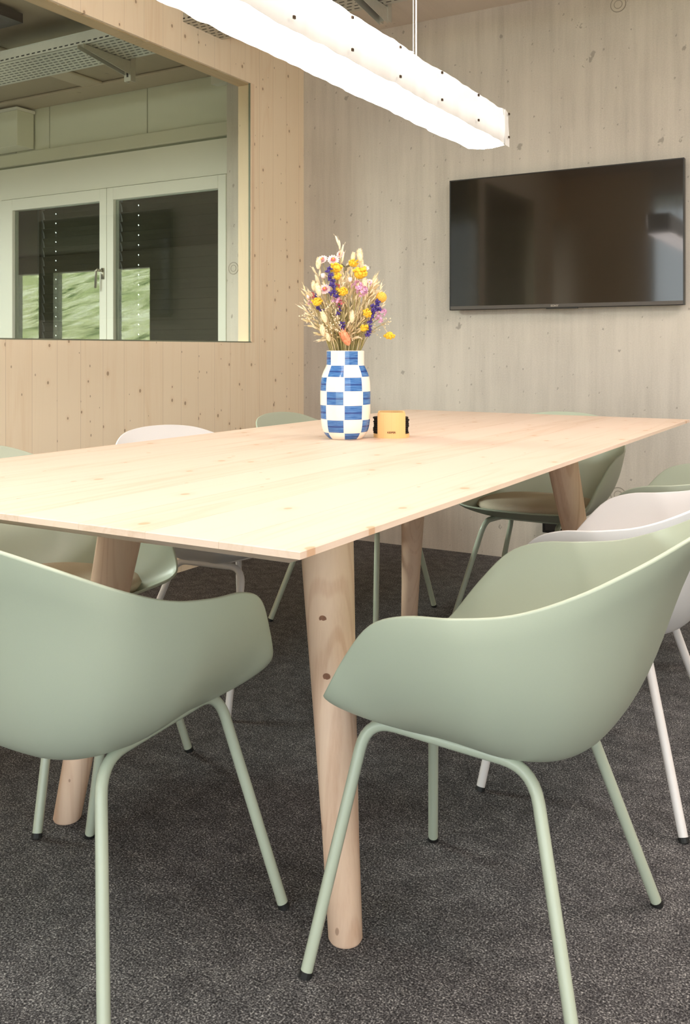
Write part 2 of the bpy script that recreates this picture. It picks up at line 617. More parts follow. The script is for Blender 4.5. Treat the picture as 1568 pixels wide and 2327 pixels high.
# walls that only show in reflections
o = MB().box(2.6, 2.7, -0.5, WB, 0, CEIL).build('wall_right', M['plaster'])
struct(o, 'white plaster wall on the right of the meeting room')
bk = empty('wall_back', (0, 0, 0))
struct(bk, 'wall behind the camera with a narrow glazed door')
MB().box(WX - WT, -1.88, -0.5, -0.42, 0, CEIL).build('panel', M['wall_wood'], bk)
MB().box(2.3, 2.7, -0.5, -0.42, 0, CEIL).build('panel', M['plaster'], bk)
MB().box(-1.88, 2.3, -0.5, -0.42, 2.4, CEIL).build('panel', M['plaster'], bk)
dr = empty('window_4', (0, 0, 0))
struct(dr, 'floor to ceiling glazing letting daylight in behind the camera')
for i in range(4):
    x0 = -1.88 + i * 1.045
    MB().box(x0 + 0.03, x0 + 1.015, -0.475, -0.465, 0.05, 2.36).build('pane', M['glass_open'], dr)
    f = MB().box(x0, x0 + 0.03, -0.49, -0.43, 0.0, 2.4).box(x0 + 1.015, x0 + 1.045, -0.49, -0.43, 0.0, 2.4)
    f.box(x0 + 0.03, x0 + 1.015, -0.49, -0.43, 2.36, 2.4).box(x0 + 0.03, x0 + 1.015, -0.49, -0.43, 0.0, 0.05)
    f.build('frame', M['facade_white'], dr)

# side room: back facade with windows, end wall
bf = empty('wall_outer_back', (0, 0, 0))
struct(bf, 'window wall at the far back of the side room')
MB().box(-10.3, WX, -2.8, -2.6, 0, CEIL + 0.012).build('panel', M['plaster'], bf)
MB().box(-14.2, -10.3, -2.8, -2.6, 0, 0.85).build('panel', M['plaster'], bf)
MB().box(-14.2, -10.3, -2.8, -2.6, 2.32, CEIL + 0.012).build('panel', M['plaster'], bf)
for a, b_ in ((-14.2, -13.5), (-12.86, -12.5), (-11.3, -11.1)):
    MB().box(a, b_, -2.8, -2.6, 0.85, 2.32).build('pier', M['facade_trim'], bf)
o = MB().box(WX, 2.7, -2.9, -2.8, 0, CEIL).build('wall_court', M['plaster'])
struct(o, 'low court wall outside the back door')
o.location.z = -2.4
o = MB().box(-14.3, -14.2, -2.8, 4.55, 0, CEIL).build('wall_outer_left', M['plaster'])
struct(o, 'end wall of the side room')
w3 = empty('window_3', (0, 0, 0))
struct(w3, 'back windows of the side room facing a green slope')
for a, b_ in ((-13.5, -12.86), (-12.5, -11.3), (-11.1, -10.3)):
    MB().box(a, b_, -2.71, -2.70, 0.85, 2.32).build('pane', M['glass_open'], w3)

# ------------------------------------------------------------------ side-room facade seen through the partition glass
FY = 4.38
fa = empty('wall_outer', (0, 0, 0))
struct(fa, 'pale green facade wall of the side room above and below the windows')
GX = [-14.2, -5.165, -4.842, -3.981, -3.215]
for i in range(4):
    MB().box(GX[i] + 0.004, GX[i + 1] - 0.004, FY, FY + 0.03, 2.315, CEIL).build('upper_panel', M['facade_panel'], fa)
MB().box(-14.2, -3.215, FY + 0.02, FY + 0.12, 0.0, 0.9).build('parapet', M['facade_panel'], fa)
MB().box(-14.2, -3.215, FY + 0.031, FY + 0.12, 2.22, CEIL).build('backing', M['seal'], fa)
bevel(MB().box(-14.2, -3.215, FY - 0.02, FY + 0.03, 2.235, 2.318).build('ledge', M['facade_trim'], fa), 0.006)
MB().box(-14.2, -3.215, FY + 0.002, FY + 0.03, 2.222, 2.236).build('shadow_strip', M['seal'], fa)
MB().box(-3.435, -3.30, FY - 0.06, FY - 0.001, 2.53, CEIL).build('junction_box', M['facade_white'], fa)
w2 = empty('window_2', (0, 0, 0))
struct(w2, 'two sash facade window with blinds behind the glass')
PT, PB = 1.93, 0.99
fr = MB()
fr.box(-14.2, -3.215, FY, FY + 0.06, 2.012, 2.222)
fr.box(-3.36, -3.215, FY, FY + 0.06, 0.9, 2.012)
fr.box(-14.2, -5.312, FY, FY + 0.06, 0.9, 2.012)
fr.box(-5.312, -3.36, FY, FY + 0.06, 0.9, 0.93)
fr.build('fixed_frame', M['facade_white'], w2)


def sash(x0, x1, px0, px1, nm='sash'):
    b = MB()
    b.box(x0, px0, FY - 0.012, FY + 0.045, 0.932, 2.008)
    b.box(px1, x1, FY - 0.012, FY + 0.045, 0.932, 2.008)
    b.box(px0, px1, FY - 0.012, FY + 0.045, PT, 2.008)
    b.box(px0, px1, FY - 0.012, FY + 0.045, 0.932, PB)
    s = bevel(b.build(nm, M['facade_white'], w2), 0.003)
    MB().box(px0, px1, FY + 0.012, FY + 0.018, PB, PT).build('pane', M['glass_facade'], s)
    return s


sash(-4.313, -3.364, -4.258, -3.422)
s = sash(-5.308, -4.317, -5.193, -4.377)
h = MB().box(-4.352, -4.332, FY - 0.022, FY - 0.012, 1.43, 1.50)
h.tube([(-4.342, FY - 0.02, 1.483), (-4.342, FY - 0.06, 1.483)], 0.009, 10)
h.tube([(-4.342, FY - 0.06, 1.49), (-4.355, FY - 0.062, 1.48), (-4.36, FY - 0.062, 1.37)], 0.008, 10)
h.build('window_handle', M['steel'], w2, True)
# other identical windows further along the facade that only reflections reach are left closed by the frame board

# venetian blinds outside the glass, closed
for bi, (x0, x1, hx, lab) in enumerate(((-4.30, -3.36, -4.157, 'closed dark venetian blind behind the right sash of the far window'),
                                        (-5.02, -4.33, -4.905, 'closed dark venetian blind behind the left sash of the far window'))):
    bl = empty('venetian_blind', ((x0 + x1) / 2, FY + 0.11, 1.95), 0, lab, 'blind', 'facade blinds')
    cx = (x0 + x1) / 2
    pitch = 0.0635
    b = MB()
    hw = 0.004
    for (a, c_, k) in ((x0 - cx, hx - cx - hw, 0), (hx - cx + hw, x1 - cx, 0)):
        b.add([(a, -0.012, 0.035), (c_, -0.012, 0.035), (a, 0.002, 0.006), (c_, 0.002, 0.006), (a, 0.010, -0.033), (c_, 0.010, -0.033)],
              [(0, 1, 3, 2), (2, 3, 5, 4)])
        b.add([(a, -0.012, 0.035), (c_, -0.012, 0.035), (a, -0.018, 0.031), (c_, -0.018, 0.031)], [(0, 1, 3, 2)])
    a, c_ = hx - cx - hw, hx - cx + hw
    b.add([(a, -0.012, 0.035), (c_, -0.012, 0.035), (a, 0.0, 0.010), (c_, 0.0, 0.010)], [(0, 1, 3, 2)])
    b.add([(a, 0.003, 0.0025), (c_, 0.003, 0.0025), (a, 0.010, -0.033), (c_, 0.010, -0.033)], [(0, 1, 3, 2)])
    me = None
    for i in range(17):
        if me is None:
            s_ = b.build('slat', M['slat'], bl)
            me = s_.data
        else:
            s_ = bpy.data.objects.new('slat', me)
            COL.objects.link(s_)
            s_.parent = bl
        s_.location = (0, 0, 0.01 - i * pitch)
    MB().box(x0 - cx, x1 - cx, -0.03, 0.03, 0.04, 0.12).build('head_rail', M['slat'], bl)
    MB().box(x0 - cx - 0.024, x0 - cx - 0.004, -0.02, 0.02, -1.1, 0.1).build('guide_rail', M['frame_black'], bl)
o = MB().box(-5.5, -5.060, FY + 0.09, FY + 0.13, 0.9, 2.05).build('trim_1', M['frame_black'])
struct(o, 'dark reveal post beside the left blind')

# shallow ribs on the side-room ceiling
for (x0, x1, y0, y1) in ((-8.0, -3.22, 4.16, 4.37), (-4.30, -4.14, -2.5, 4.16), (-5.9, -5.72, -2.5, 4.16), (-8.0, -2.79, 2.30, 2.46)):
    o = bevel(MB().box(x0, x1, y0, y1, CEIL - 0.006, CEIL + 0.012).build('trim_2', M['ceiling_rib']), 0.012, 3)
    struct(o, 'shallow concrete rib on the side room ceiling')

# square black luminaire frame
lf = empty('ceiling_lamp', (-3.94, 2.82, 2.58), 0, 'black square framed ceiling lamp in the side room, top left corner', 'lamp')
b = MB()
W_ = 0.33
t_ = 0.045
b.box(-W_, W_, -0.28, -0.28 + t_, -0.03, 0.015).box(-W_, W_, 0.28 - t_, 0.28, -0.03, 0.015)
b.box(-W_, -W_ + t_, -0.28 + t_, 0.28 - t_, -0.03, 0.015).box(W_ - t_, W_, -0.28 + t_, 0.28 - t_, -0.03, 0.015)
b.build('frame', M['frame_black'], lf)
MB().box(-W_ + t_, W_ - t_, -0.28 + t_, 0.28 - t_, 0.0, 0.012).build('diffuser', M['ceiling_rib'], lf)

dk = empty('air_duct', (-5.0, 3.9, 2.1), 0, 'pale boxed air duct under the side room ceiling, left edge', 'duct')
dk.location = (-4.97, 4.36, 2.325)
bevel(MB().box(-3.0, 0.0, -0.14, 0.0, 0.0, 0.235).build('duct_box', M['facade_panel'], dk), 0.004)
MB().box(-3.0, 0.012, -0.152, 0.0, 0.235, 0.252).build('duct_flange', M['facade_white'], dk)

# housings made for the added, unseen fill lights (their light comes from the area lamps at the top of the script)
for (x, y, z, lab) in ((0.55, 0.55, 2.56, 'added square fill light panel behind and right of the camera'),
                       (0.75, 2.6, 2.56, 'added square fill light panel right of the table'),
                       (-4.2, 1.6, 2.2, 'added square suspended fill light panel in the side room'),
                       (-8.5, 3.4, 2.2, 'added square suspended fill light panel further left in the side room')):
    q = empty('fill_light_panel', (x, y, z), 0, lab, 'lamp', 'added fill light panels outside the picture')
    MB().box(-0.47, 0.47, -0.47, 0.47, 0.002, 0.032).build('housing', M['frame_black'], q)
    MB().box(-0.45, 0.45, -0.45, 0.45, -0.004, 0.001).build('diffuser', M['fill_diffuser'], q)
    if z < 2.5:
        for sx in (-0.4, 0.4):
            MB().tube([(sx, 0, 0.03), (sx, 0, 0.405)], 0.002, 6).build('suspension_cable', M['steel'], q)


# outdoors behind the building, seen only as a reflection in the facade glass
def hill():
    m = NT('meadow_slope', 0.95, 0.1)
    v, x, y, z = m.coords()
    a = m.noise(m.comb(m.math('MULTIPLY', x, 1.6), m.math('MULTIPLY', y, 0.35), m.math('MULTIPLY', z, 1.6)), 1.0, 6, 0.75)
    c = m.noise(v, 0.25, 3, 0.6)
    col = m.ramp(a, [(0.36, rgb(96, 118, 74)), (0.48, rgb(204, 208, 160)), (0.6, rgb(244, 244, 220))])
    col = m.mix(m.smooth(c, 0.5, 0.62), col, rgb(190, 198, 146))
    m.color(col)
    vs, fs = [], []
    nx, ny = 40, 14
    for j in range(ny):
        for i in range(nx):
            X = -46 + i * 1.35
            Y = -6 - j * 2.0
            Zh = -0.6 + j * 0.62 + 0.5 * noise.noise(Vector((X * 0.3, Y * 0.3, 0)))
            if X > -9.5 + (Y + 6) * 0.3:
                Zh = -0.6
            vs.append((X, Y, Zh))
    for j in range(ny - 1):
        for i in range(nx - 1):
            a_ = j * nx + i
            fs.append((a_, a_ + 1, a_ + nx + 1, a_ + nx))
    o = mesh('hillside', vs, fs, m.m, None, True)
    struct(o, 'sunlit green meadow slope outside the back windows')


hill()


# ------------------------------------------------------------------ cable tray and brackets
def slot_row(b, x0, x1, y, z, ln, gap, w, axis_z=False):
    x = x0
    while x < x1 - ln:
        if axis_z:
            b.box(x, x + ln, y - 0.0006, y + 0.0002, z - w / 2, z + w / 2)
        else:
            b.box(x, x + ln, y - w / 2, y + w / 2, z - 0.0006, z + 0.0002)
        x += ln + gap


TY0, TY1, TZ = 3.20, 3.475, 2.425
ct = empty('cable_tray', (-3.5, 3.34, TZ), 0, 'perforated galvanised cable tray passing through the spruce wall near the ceiling', 'cable tray')


def loc(b, dx=3.5, dy=-3.34, dz=-TZ):
    b.v = [(x + dx, y + dy, z + dz) for x, y, z in b.v]
    return b


XR0, XR1 = -8.0, -0.6
b = MB().box(XR0, XR1, TY0, TY1, TZ, TZ + 0.0015)
loc(b).build('tray_base', M['zinc'], ct)
for yy in (TY0, TY1 - 0.0015):
    b = MB().box(XR0, XR1, yy, yy + 0.0015, TZ, TZ + 0.06).box(XR0, XR1, yy - 0.003, yy + 0.009, TZ + 0.058, TZ + 0.061)
    loc(b).build('side_rail', M['zinc'], ct)
b = MB()
for k in range(8):
    slot_row(b, -5.6 + (k % 2) * 0.02, -0.7, TY0 + 0.03 + k * 0.031, TZ, 0.024, 0.014, 0.007)
slot_row(b, -5.6, -0.7, TY0, TZ + 0.014, 0.022, 0.016, 0.006, True)
o = loc(b).build('tray_slots', M['socket_black'], ct)
tag(o, kind='stuff')

for i, bx in enumerate((-3.31, -1.857)):
    lab = ('galvanised tray bracket hanging from the side room ceiling behind the glass',
           'galvanised tray bracket hanging from the ceiling above the far end of the lamp')[i]
    br = empty('tray_bracket', (bx, 3.50, CEIL), 0, lab, 'bracket', 'cable tray brackets')
    zb = 2.325 if i == 0 else 2.368
    p = MB().box(-0.022, 0.022, -0.004, 0.0, zb - CEIL, 0.0)
    p.box(-0.022, -0.018, 0.0, 0.03, zb - CEIL, 0).box(0.018, 0.022, 0.0, 0.03, zb - CEIL, 0)
    p.build('hanger', M['zinc'], br)
    p = MB()
    for q in range(5):
        zz = zb - CEIL + 0.02 + q * 0.05
        p.box(-0.006, 0.006, -0.0046, -0.0038, zz, zz + 0.026)
    tag(p.build('hanger_slots', M['socket_black'], br), kind='stuff')
    p = MB()
    for sx in (-0.02, 0.018):
        p.add([(sx, -0.32, TZ - CEIL - 0.004), (sx + 0.002, -0.32, TZ - CEIL - 0.004), (sx, 0.0, TZ - CEIL - 0.004),
               (sx + 0.002, 0.0, TZ - CEIL - 0.004), (sx, -0.32, TZ - CEIL - 0.022), (sx + 0.002, -0.32, TZ - CEIL - 0.022),
               (sx, 0.0, TZ - CEIL - 0.07), (sx + 0.002, 0.0, TZ - CEIL - 0.07)],
              [(0, 1, 3, 2), (4, 6, 7, 5), (0, 4, 5, 1), (2, 3, 7, 6), (0, 2, 6, 4), (1, 5, 7, 3)])
    p.box(-0.02, 0.02, -0.32, 0.0, TZ - CEIL - 0.004, TZ - CEIL - 0.002)
    p.build('arm', M['zinc'], br)
    MB().tube([(0, -0.006, TZ - CEIL - 0.03), (0, -0.014, TZ - CEIL - 0.03)], 0.009, 6).build('bolt', M['steel'], br)

# ------------------------------------------------------------------ table
TX0, TX1, TY_0, TY_1, TH = -1.665, -0.592, 0.909, 3.325, 0.74
tbl = empty('dining_table', ((TX0 + TX1) / 2, (TY_0 + TY_1) / 2, 0), 0,
            'long pale spruce meeting table with thin chamfered top and splayed round legs', 'table')
nb = 9
bw = (TX1 - TX0) / nb
cxm = tbl.location.x
cym = tbl.location.y
hl = (TY_1 - TY_0) / 2
TK, EDGE, CH = 0.027, 0.0095, 0.045
for i in range(nb):
    x0, x1 = TX0 + i * bw - cxm, TX0 + (i + 1) * bw - cxm
    g = 0.00015
    xa, xb = x0 + g, x1 - g
    # lower corners pulled in at the outer edges
    def low(x, y, z):
        return x, y, z
    xs = [xa, xb]
    la = xa + CH if i == 0 else xa
    lb = xb - CH if i == nb - 1 else xb
    c = 0.0012
    ca = c if i == 0 else 0.0003
    cb = c if i == nb - 1 else 0.0003
    rings = [(xa + ca, xb - cb, hl - c, TH), (xa, xb, hl, TH - (c)), (xa, xb, hl, TH - EDGE), (la, lb, hl - CH, TH - TK)]
    vs, fs = [], []
    for (p, q, hh, zz) in rings:
        vs += [(p, -hh, zz), (q, -hh, zz), (q, hh, zz), (p, hh, zz)]
    for k in range(3):
        for j in range(4):
            a = k * 4 + j
            b_ = k * 4 + (j + 1) % 4
            fs.append((a, b_, b_ + 4, a + 4))
    fs.append((0, 1, 2, 3))
    fs.append((15, 14, 13, 12))
    me = bpy.data.meshes.new('board')
    me.from_pydata([(v[0] - (xa + xb) / 2, v[1], v[2] - TH) for v in vs], [], fs)
    o = link('board', me, M['table_wood'], tbl)
    o.location = ((xa + xb) / 2, 0, TH)
    bm = bmesh.new(); bm.from_mesh(me); bmesh.ops.recalc_face_normals(bm, faces=bm.faces); bm.to_mesh(me); bm.free()
LEGS = [((-0.78, 1.335), (-0.885, 1.44)), ((-1.48, 1.385), (-1.38, 1.47)), ((-0.79, 2.93), (-0.885, 2.80)), ((-1.475, 2.97), (-1.385, 2.84))]
for (fx, fy), (tx, ty) in LEGS:
    ht = TH - TK + 0.001
    n = 32
    prof = [(0.026, 0.0), (0.0285, 0.004), (0.031, 0.15), (0.0375, 0.35), (0.0455, 0.56), (0.0505, ht)]
    vs, fs = [], []
    for (r, z) in prof:
        k = z / ht
        for j in range(n):
            a = 2 * pi * j / n
            vs.append(((tx - fx) * k + r * cos(a), (ty - fy) * k + r * sin(a), z))
    for i in range(len(prof) - 1):
        for j in range(n):
            a, b_ = i * n + j, i * n + (j + 1) % n
            fs.append((a, b_, b_ + n, a + n))
    fs.append(tuple(range(n))[::-1]); fs.append(tuple((len(prof) - 1) * n + j for j in range(n)))
    o = mesh('leg', vs, fs, M['leg_wood'], tbl, True)
    sharp(o, 40)
    o.location = (fx - cxm, fy - cym, 0)

M['knot'] = plain('dark_knot', rgb(140, 98, 76), 0.7, grain=0.35, gscale=160)
for kz, kr, kx in ((0.512, 0.0438, -0.30), (0.418, 0.0405, -0.27)):
    f_ = kz / (TH - TK)
    ax_ = Vector((-0.78 - 0.105 * f_, 1.335 + 0.105 * f_, kz))
    d_ = (Vector((0, 0, kz)) - ax_).normalized()
    d_ = (Matrix.Rotation(kx, 3, 'Z') @ d_)
    t_ = Vector((0, 0, 1)).cross(d_)
    vs = [ax_ + d_ * (kr + 0.0004)]
    n = 18
    for j in range(n):
        a = 2 * pi * j / n
        u_, v_ = 0.0068 * cos(a), 0.0058 * sin(a)
        vs.append(ax_ + d_ * (sqrt(kr * kr - u_ * u_) + 0.0002) + t_ * u_ + Vector((0, 0, v_)))
    mesh('knot', [v - Vector(tbl.location) for v in vs], [(0, 1 + j, 1 + (j + 1) % n) for j in range(n)], M['knot'], tbl, True)

# ------------------------------------------------------------------ chairs
RIM = [(0.0, 0.205, 0.424), (0.12, 0.204, 0.427), (0.195, 0.197, 0.434), (0.233, 0.176, 0.455), (0.258, 0.128, 0.522),
       (0.279, 0.075, 0.580), (0.289, 0.015, 0.604), (0.291, -0.06, 0.612), (0.282, -0.14, 0.626), (0.258, -0.215, 0.655),
       (0.212, -0.284, 0.692), (0.150, -0.330, 0.720), (0.076, -0.350, 0.732), (0.0, -0.355, 0.735)]
BASE = [(0.0, 0.205), (0.12, 0.204), (0.195, 0.190), (0.218, 0.150), (0.232, 0.105), (0.246, 0.06), (0.252, 0.01),
        (0.256, -0.06), (0.250, -0.130), (0.226, -0.190), (0.182, -0.232), (0.124, -0.258), (0.06, -0.266), (0.0, -0.268)]
full_rim = RIM + [(-x, y, z) for (x, y, z) in RIM[-2:0:-1]]
full_base = [(x, y, 0) for x, y in BASE] + [(-x, y, 0) for (x, y) in BASE[-2:0:-1]]
rim_s = spline(full_rim, 5, True)
base_s = spline(full_base, 5, True)
CZ = 0.351


def shell_mesh():
    N = len(rim_s)
    K = 18
    C = Vector((0, -0.085, CZ))
    vs = [C]
    ex = 2.0 / 2.5

    def pan(y):
        return CZ + 0.073 * min(1.0, max(0.0, (y + 0.085) / 0.29)) ** 1.6
    for k in range(1, K + 1):
        th = (k / K) * pi / 2
        h = sin(th) ** ex
        g = 1 - max(0.0, cos(th)) ** ex
        for i in range(N):
            R, B = rim_s[i], base_s[i]
            back = min(1.0, max(0.0, (-R.y - 0.08) / 0.18))
            gq = g ** (1 + 2.4 * back)
            x = C.x + (B.x - C.x) * h + (R.x - B.x) * gq
            y = C.y + (B.y - C.y) * h + (R.y - B.y) * gq
            z = pan(y) + (R.z - pan(R.y)) * g
            vs.append(Vector((x, y, z)))
    fs = []
    for i in range(N):
        fs.append((0, 1 + (i + 1) % N, 1 + i))
    for k in range(K - 1):
        for i in range(N):
            a = 1 + k * N + i
            b_ = 1 + k * N + (i + 1) % N
            fs.append((a, b_, b_ + N, a + N))
    me = bpy.data.meshes.new('seat_shell')
    me.from_pydata([tuple(v) for v in vs], [], fs)
    bm = bmesh.new(); bm.from_mesh(me)
    bmesh.ops.recalc_face_normals(bm, faces=bm.faces)
    # make sure normals point up/in at the centre
    bm.faces.ensure_lookup_table()
    if bm.faces[0].normal.z < 0:
        bmesh.ops.reverse_faces(bm, faces=bm.faces)
    # give it thickness by hand, so that every copy shares one plain mesh
    bm.verts.ensure_lookup_table()
    bm.normal_update()
    T = 0.0065
    top = list(bm.verts)
    nrm = {v: v.normal.copy() for v in top}
    geom = bmesh.ops.duplicate(bm, geom=bm.verts[:] + bm.edges[:] + bm.faces[:])
    vm = geom['vert_map']
    faces_new = [f_ for f_ in geom['geom'] if isinstance(f_, bmesh.types.BMFace)]
    for v in top:
        vm[v].co = v.co - nrm[v] * T
    bmesh.ops.reverse_faces(bm, faces=faces_new)
    be = [e for e in bm.edges if e.is_boundary and e.verts[0] in nrm and e.verts[1] in nrm]
    for e in be:
        a, b_ = e.verts
        ma = bm.verts.new((a.co + vm[a].co) / 2 + Vector((0, 0, 0)))
        bm.verts.remove(ma)
        try:
            bm.faces.new((a, b_, vm[b_], vm[a]))
        except Exception:
            pass
    bmesh.ops.recalc_face_normals(bm, faces=bm.faces)
    edge = [e for e in bm.edges if len(e.link_faces) == 2 and e.calc_face_angle(0) > radians(60)]
    bmesh.ops.bevel(bm, geom=edge, offset=0.0024, segments=2, affect='EDGES', profile=0.5)
    bm.to_mesh(me); bm.free()
    for p in me.polygons:
        p.use_smooth = True
    return me


SHELL = {}
base_shell = shell_mesh()


def make_chair(col):
    root = empty('armchair', (0, 0, 0))
    me = base_shell.copy()
    link('seat_shell', me, M[col], root)
    z = 0.366
    zt = z - 0.0105
    for s in (-1, 1):
        mm = M[col + '_metal']
        top_f = Vector((s * 0.127, 0.165, 0.3755))
        top_r = Vector((s * 0.127, -0.115, 0.358))
        ff = Vector((s * 0.233, 0.215, 0.006))
        fr_ = Vector((s * 0.233, -0.215, 0.006))

        def bend(a, corner, b_, r=0.05, n=7):
            d1 = (a - corner).normalized(); d2 = (b_ - corner).normalized()
            p, q = corner + d1 * r, corner + d2 * r
            return [((1 - t) ** 2) * p + 2 * t * (1 - t) * corner + t * t * q for t in [i / n for i in range(n + 1)]]
        bf_ = bend(ff, top_f, top_r)
        br_ = bend(fr_, top_r, top_f)
        # each leg one part, the run under the seat another
        sharp(MB().tube([ff] + bf_, 0.0096, 14).build('leg', mm, root, True), 50)
        sharp(MB().tube([fr_] + br_, 0.0096, 14).build('leg', mm, root, True), 50)
        sharp(MB().tube([bf_[-1], br_[-1]], 0.0096, 14).build('side_rail', mm, root, True), 50)
        for p, top in ((ff, top_f), (fr_, top_r)):
            d = (top - p).normalized()
            MB().tube([p - d * (p.z / d.z), p + d * 0.003], 0.0106, 14).build('foot_cap', M['rubber'], root)
    for y, zz in ((0.07, 0.3705), (-0.05, 0.3625)):
        bevel(MB().box(-0.125, 0.125, y - 0.012, y + 0.012, zz, zz + 0.006).build('crossbar', M[col + '_metal'], root), 0.002)
    return root


def place(root, first, x, y, ang, label, group):
    if first:
        r = root
    else:
        r = root.copy()
        COL.objects.link(r)
        for ch in root.children:
            c = ch.copy()
            COL.objects.link(c)
            c.parent = r
    r.location = (x, y, 0)
    r.rotation_euler = (0, 0, ang)
    return tag(r, label, 'chair', group)


green = make_chair('green')
white = make_chair('white')
G = 'armchairs around the meeting table'
E90 = pi / 2
chairs = [
    (green, -0.571, 1.457, E90, 'sage green shell armchair nearest the camera on the right side of the table'),
    (green, -1.151, 1.140, 0.0, 'sage green shell armchair seen from behind at the near left end of the table'),
    (green, -1.69, 1.535, -E90, 'green armchair with beige cushion on the left side, behind the near left table leg'),
    (green, -1.715, 3.0, -E90, 'green armchair on the left side, its back rim showing just left of the vase'),
    (green, -0.571, 2.90, E90, 'green armchair farthest along the right side, behind the white armchair'),
    (green, -1.108, 3.25, pi, 'green armchair with beige cushion at the far end by the concrete wall'),
    (white, -0.571, 2.17, E90, 'off-white shell armchair on the right side behind the nearest green one'),
    (white, -1.683, 2.228, -E90 - radians(9), 'off-white armchair on the left side, its rounded back rising above the table'),
]
seen = set()
for proto, x, y, a, lab in chairs:
    place(proto, proto.name not in seen, x, y, a, lab, G)
    seen.add(proto.name)


def cushion(x, y, ang, label):
    n, K = 40, 6
    vs, fs = [], []
    prof = [(0.0, 0.436), (0.6, 0.438), (0.85, 0.437), (0.97, 0.431), (1.0, 0.419), (0.96, 0.406), (0.7, 0.388), (0.0, 0.366)]
    for (k, z) in prof:
        for j in range(n):
            t = 2 * pi * j / n
            c_, s_ = cos(t), sin(t)
            e = 2 / 2.6
            px = 0.205 * k * math.copysign(abs(c_) ** e, c_)
            py = -0.015 + 0.195 * k * math.copysign(abs(s_) ** e, s_)
            vs.append((px, py, z))
    for i in range(len(prof) - 1):
        for j in range(n):
            a, b_ = i * n + j, i * n + (j + 1) % n
            fs.append((a, b_, b_ + n, a + n))
    o = mesh('seat_cushion', vs, fs, M['felt'], None, True)
    o.location = (x, y, 0)
    o.rotation_euler = (0, 0, ang)
    tag(o, label, 'cushion', 'beige seat cushions')


cushion(-1.69, 1.535, -E90, 'beige felt seat cushion on the green armchair behind the near left table leg')
cushion(-1.108, 3.25, pi, 'beige felt seat cushion on the green armchair at the far end of the table')

# ------------------------------------------------------------------ television
TVX0, TVX1, TVZ0, TVZ1, TVY = -1.831, -0.755, 1.166, 1.788, 4.122
tv = empty('television', ((TVX0 + TVX1) / 2, WB, TVZ0), 0, 'black flat television hanging on the concrete wall', 'television')
hw = (TVX1 - TVX0) / 2
hh = TVZ1 - TVZ0
d0 = TVY - WB
bevel(MB().box(-hw, hw, d0 + 0.004, d0 + 0.03, 0, hh).build('housing', M['tv_black'], tv), 0.002)
bevel(MB().box(-hw * 0.6, hw * 0.6, d0 + 0.03, -0.001, 0.06, hh * 0.7).build('back_box', M['tv_black'], tv), 0.006)
MB().box(-hw + 0.005, hw - 0.005, d0 + 0.002, d0 + 0.004, 0.019, hh - 0.005).build('screen', M['tv_screen'], tv)
b = MB().box(-hw, -hw + 0.005, d0, d0 + 0.004, 0, hh).box(hw - 0.005, hw, d0, d0 + 0.004, 0, hh)
b.box(-hw + 0.005, hw - 0.005, d0, d0 + 0.004, hh - 0.005, hh).build('bezel', M['tv_black'], tv)
MB().box(-hw + 0.005, hw - 0.005, d0 - 0.001, d0 + 0.004, 0.003, 0.019).build('chin_bar', M['tv_bar'], tv)
MB().box(-0.06, 0.085, d0 - 0.004, d0 + 0.004, -0.004, 0.004).build('sensor_strip', M['socket_black'], tv)


def text(name, s, size, mat, parent, loc_, rot, extr=0.0002, bold=False, spacing=1.0):
    cu = bpy.data.curves.new(name, 'FONT')
    cu.body = s
    cu.size = size
    cu.extrude = extr
    cu.align_x = 'CENTER'
    cu.space_character = spacing
    if bold:
        cu.offset = size * 0.03
    tmp = bpy.data.objects.new(name, cu)
    me = bpy.data.meshes.new_from_object(tmp)
    bpy.data.objects.remove(tmp)
    o = link(name, me, mat, parent)
    o.location = loc_
    o.rotation_euler = rot
    return o


text('logo_lettering', 'SONY', 0.0125, M['tv_logo'], tv, (-0.022, d0 - 0.0012, 0.0062), (radians(90), 0, 0), bold=True, spacing=1.1)

# power socket box low on the concrete wall
sb = empty('socket_box', (-1.33, WB, 0.145), 0, 'small black floor level socket box on the concrete wall', 'socket')
bevel(MB().box(-0.045, 0.045, -0.05, 0, 0, 0.062).build('housing', M['socket_black'], sb), 0.003)
bevel(MB().box(-0.03, 0.03, -0.053, -0.05, 0.012, 0.05).build('socket_plate', M['tv_black'], sb), 0.001)

# ------------------------------------------------------------------ pendant lamp
LX0, LX1, LZ0, LZ1, LY0, LY1 = -1.192, -1.068, 1.632, 1.745, 0.95, 2.83
pl = empty('pendant_lamp', (-1.13, 1.9, LZ0), 0, 'long glowing cloth wrapped bar lamp hanging above the table', 'lamp')


def cloth(name, fn, nu, nv, mat, amp=0.004, ragged=None):
    vs, fs = [], []
    for j in range(nv + 1):
        for i in range(nu + 1):
            p, nrm_ = fn(i / nu, j / nv)
            p = Vector(p)
            d = noise.noise(Vector((p.x * 9, p.y * 7, p.z * 9))) * amp + noise.noise(Vector((p.x * 40, p.y * 22, p.z * 40 + 5))) * amp * 0.35
            p = p + Vector(nrm_) * d
            if ragged:
                p = p + Vector(ragged(i / nu, j / nv))
            vs.append(p - Vector((-1.13, 1.9, LZ0)))
    for j in range(nv):
        for i in range(nu):
            a = j * (nu + 1) + i
            fs.append((a, a + 1, a + nu + 2, a + nu + 1))
    return mesh(name, vs, fs, mat, pl, True)


def wav(y, k):
    return 0.007 * noise.noise(Vector((y * 6.0, k, 0))) + 0.0036 * noise.noise(Vector((y * 21, k, 3)))


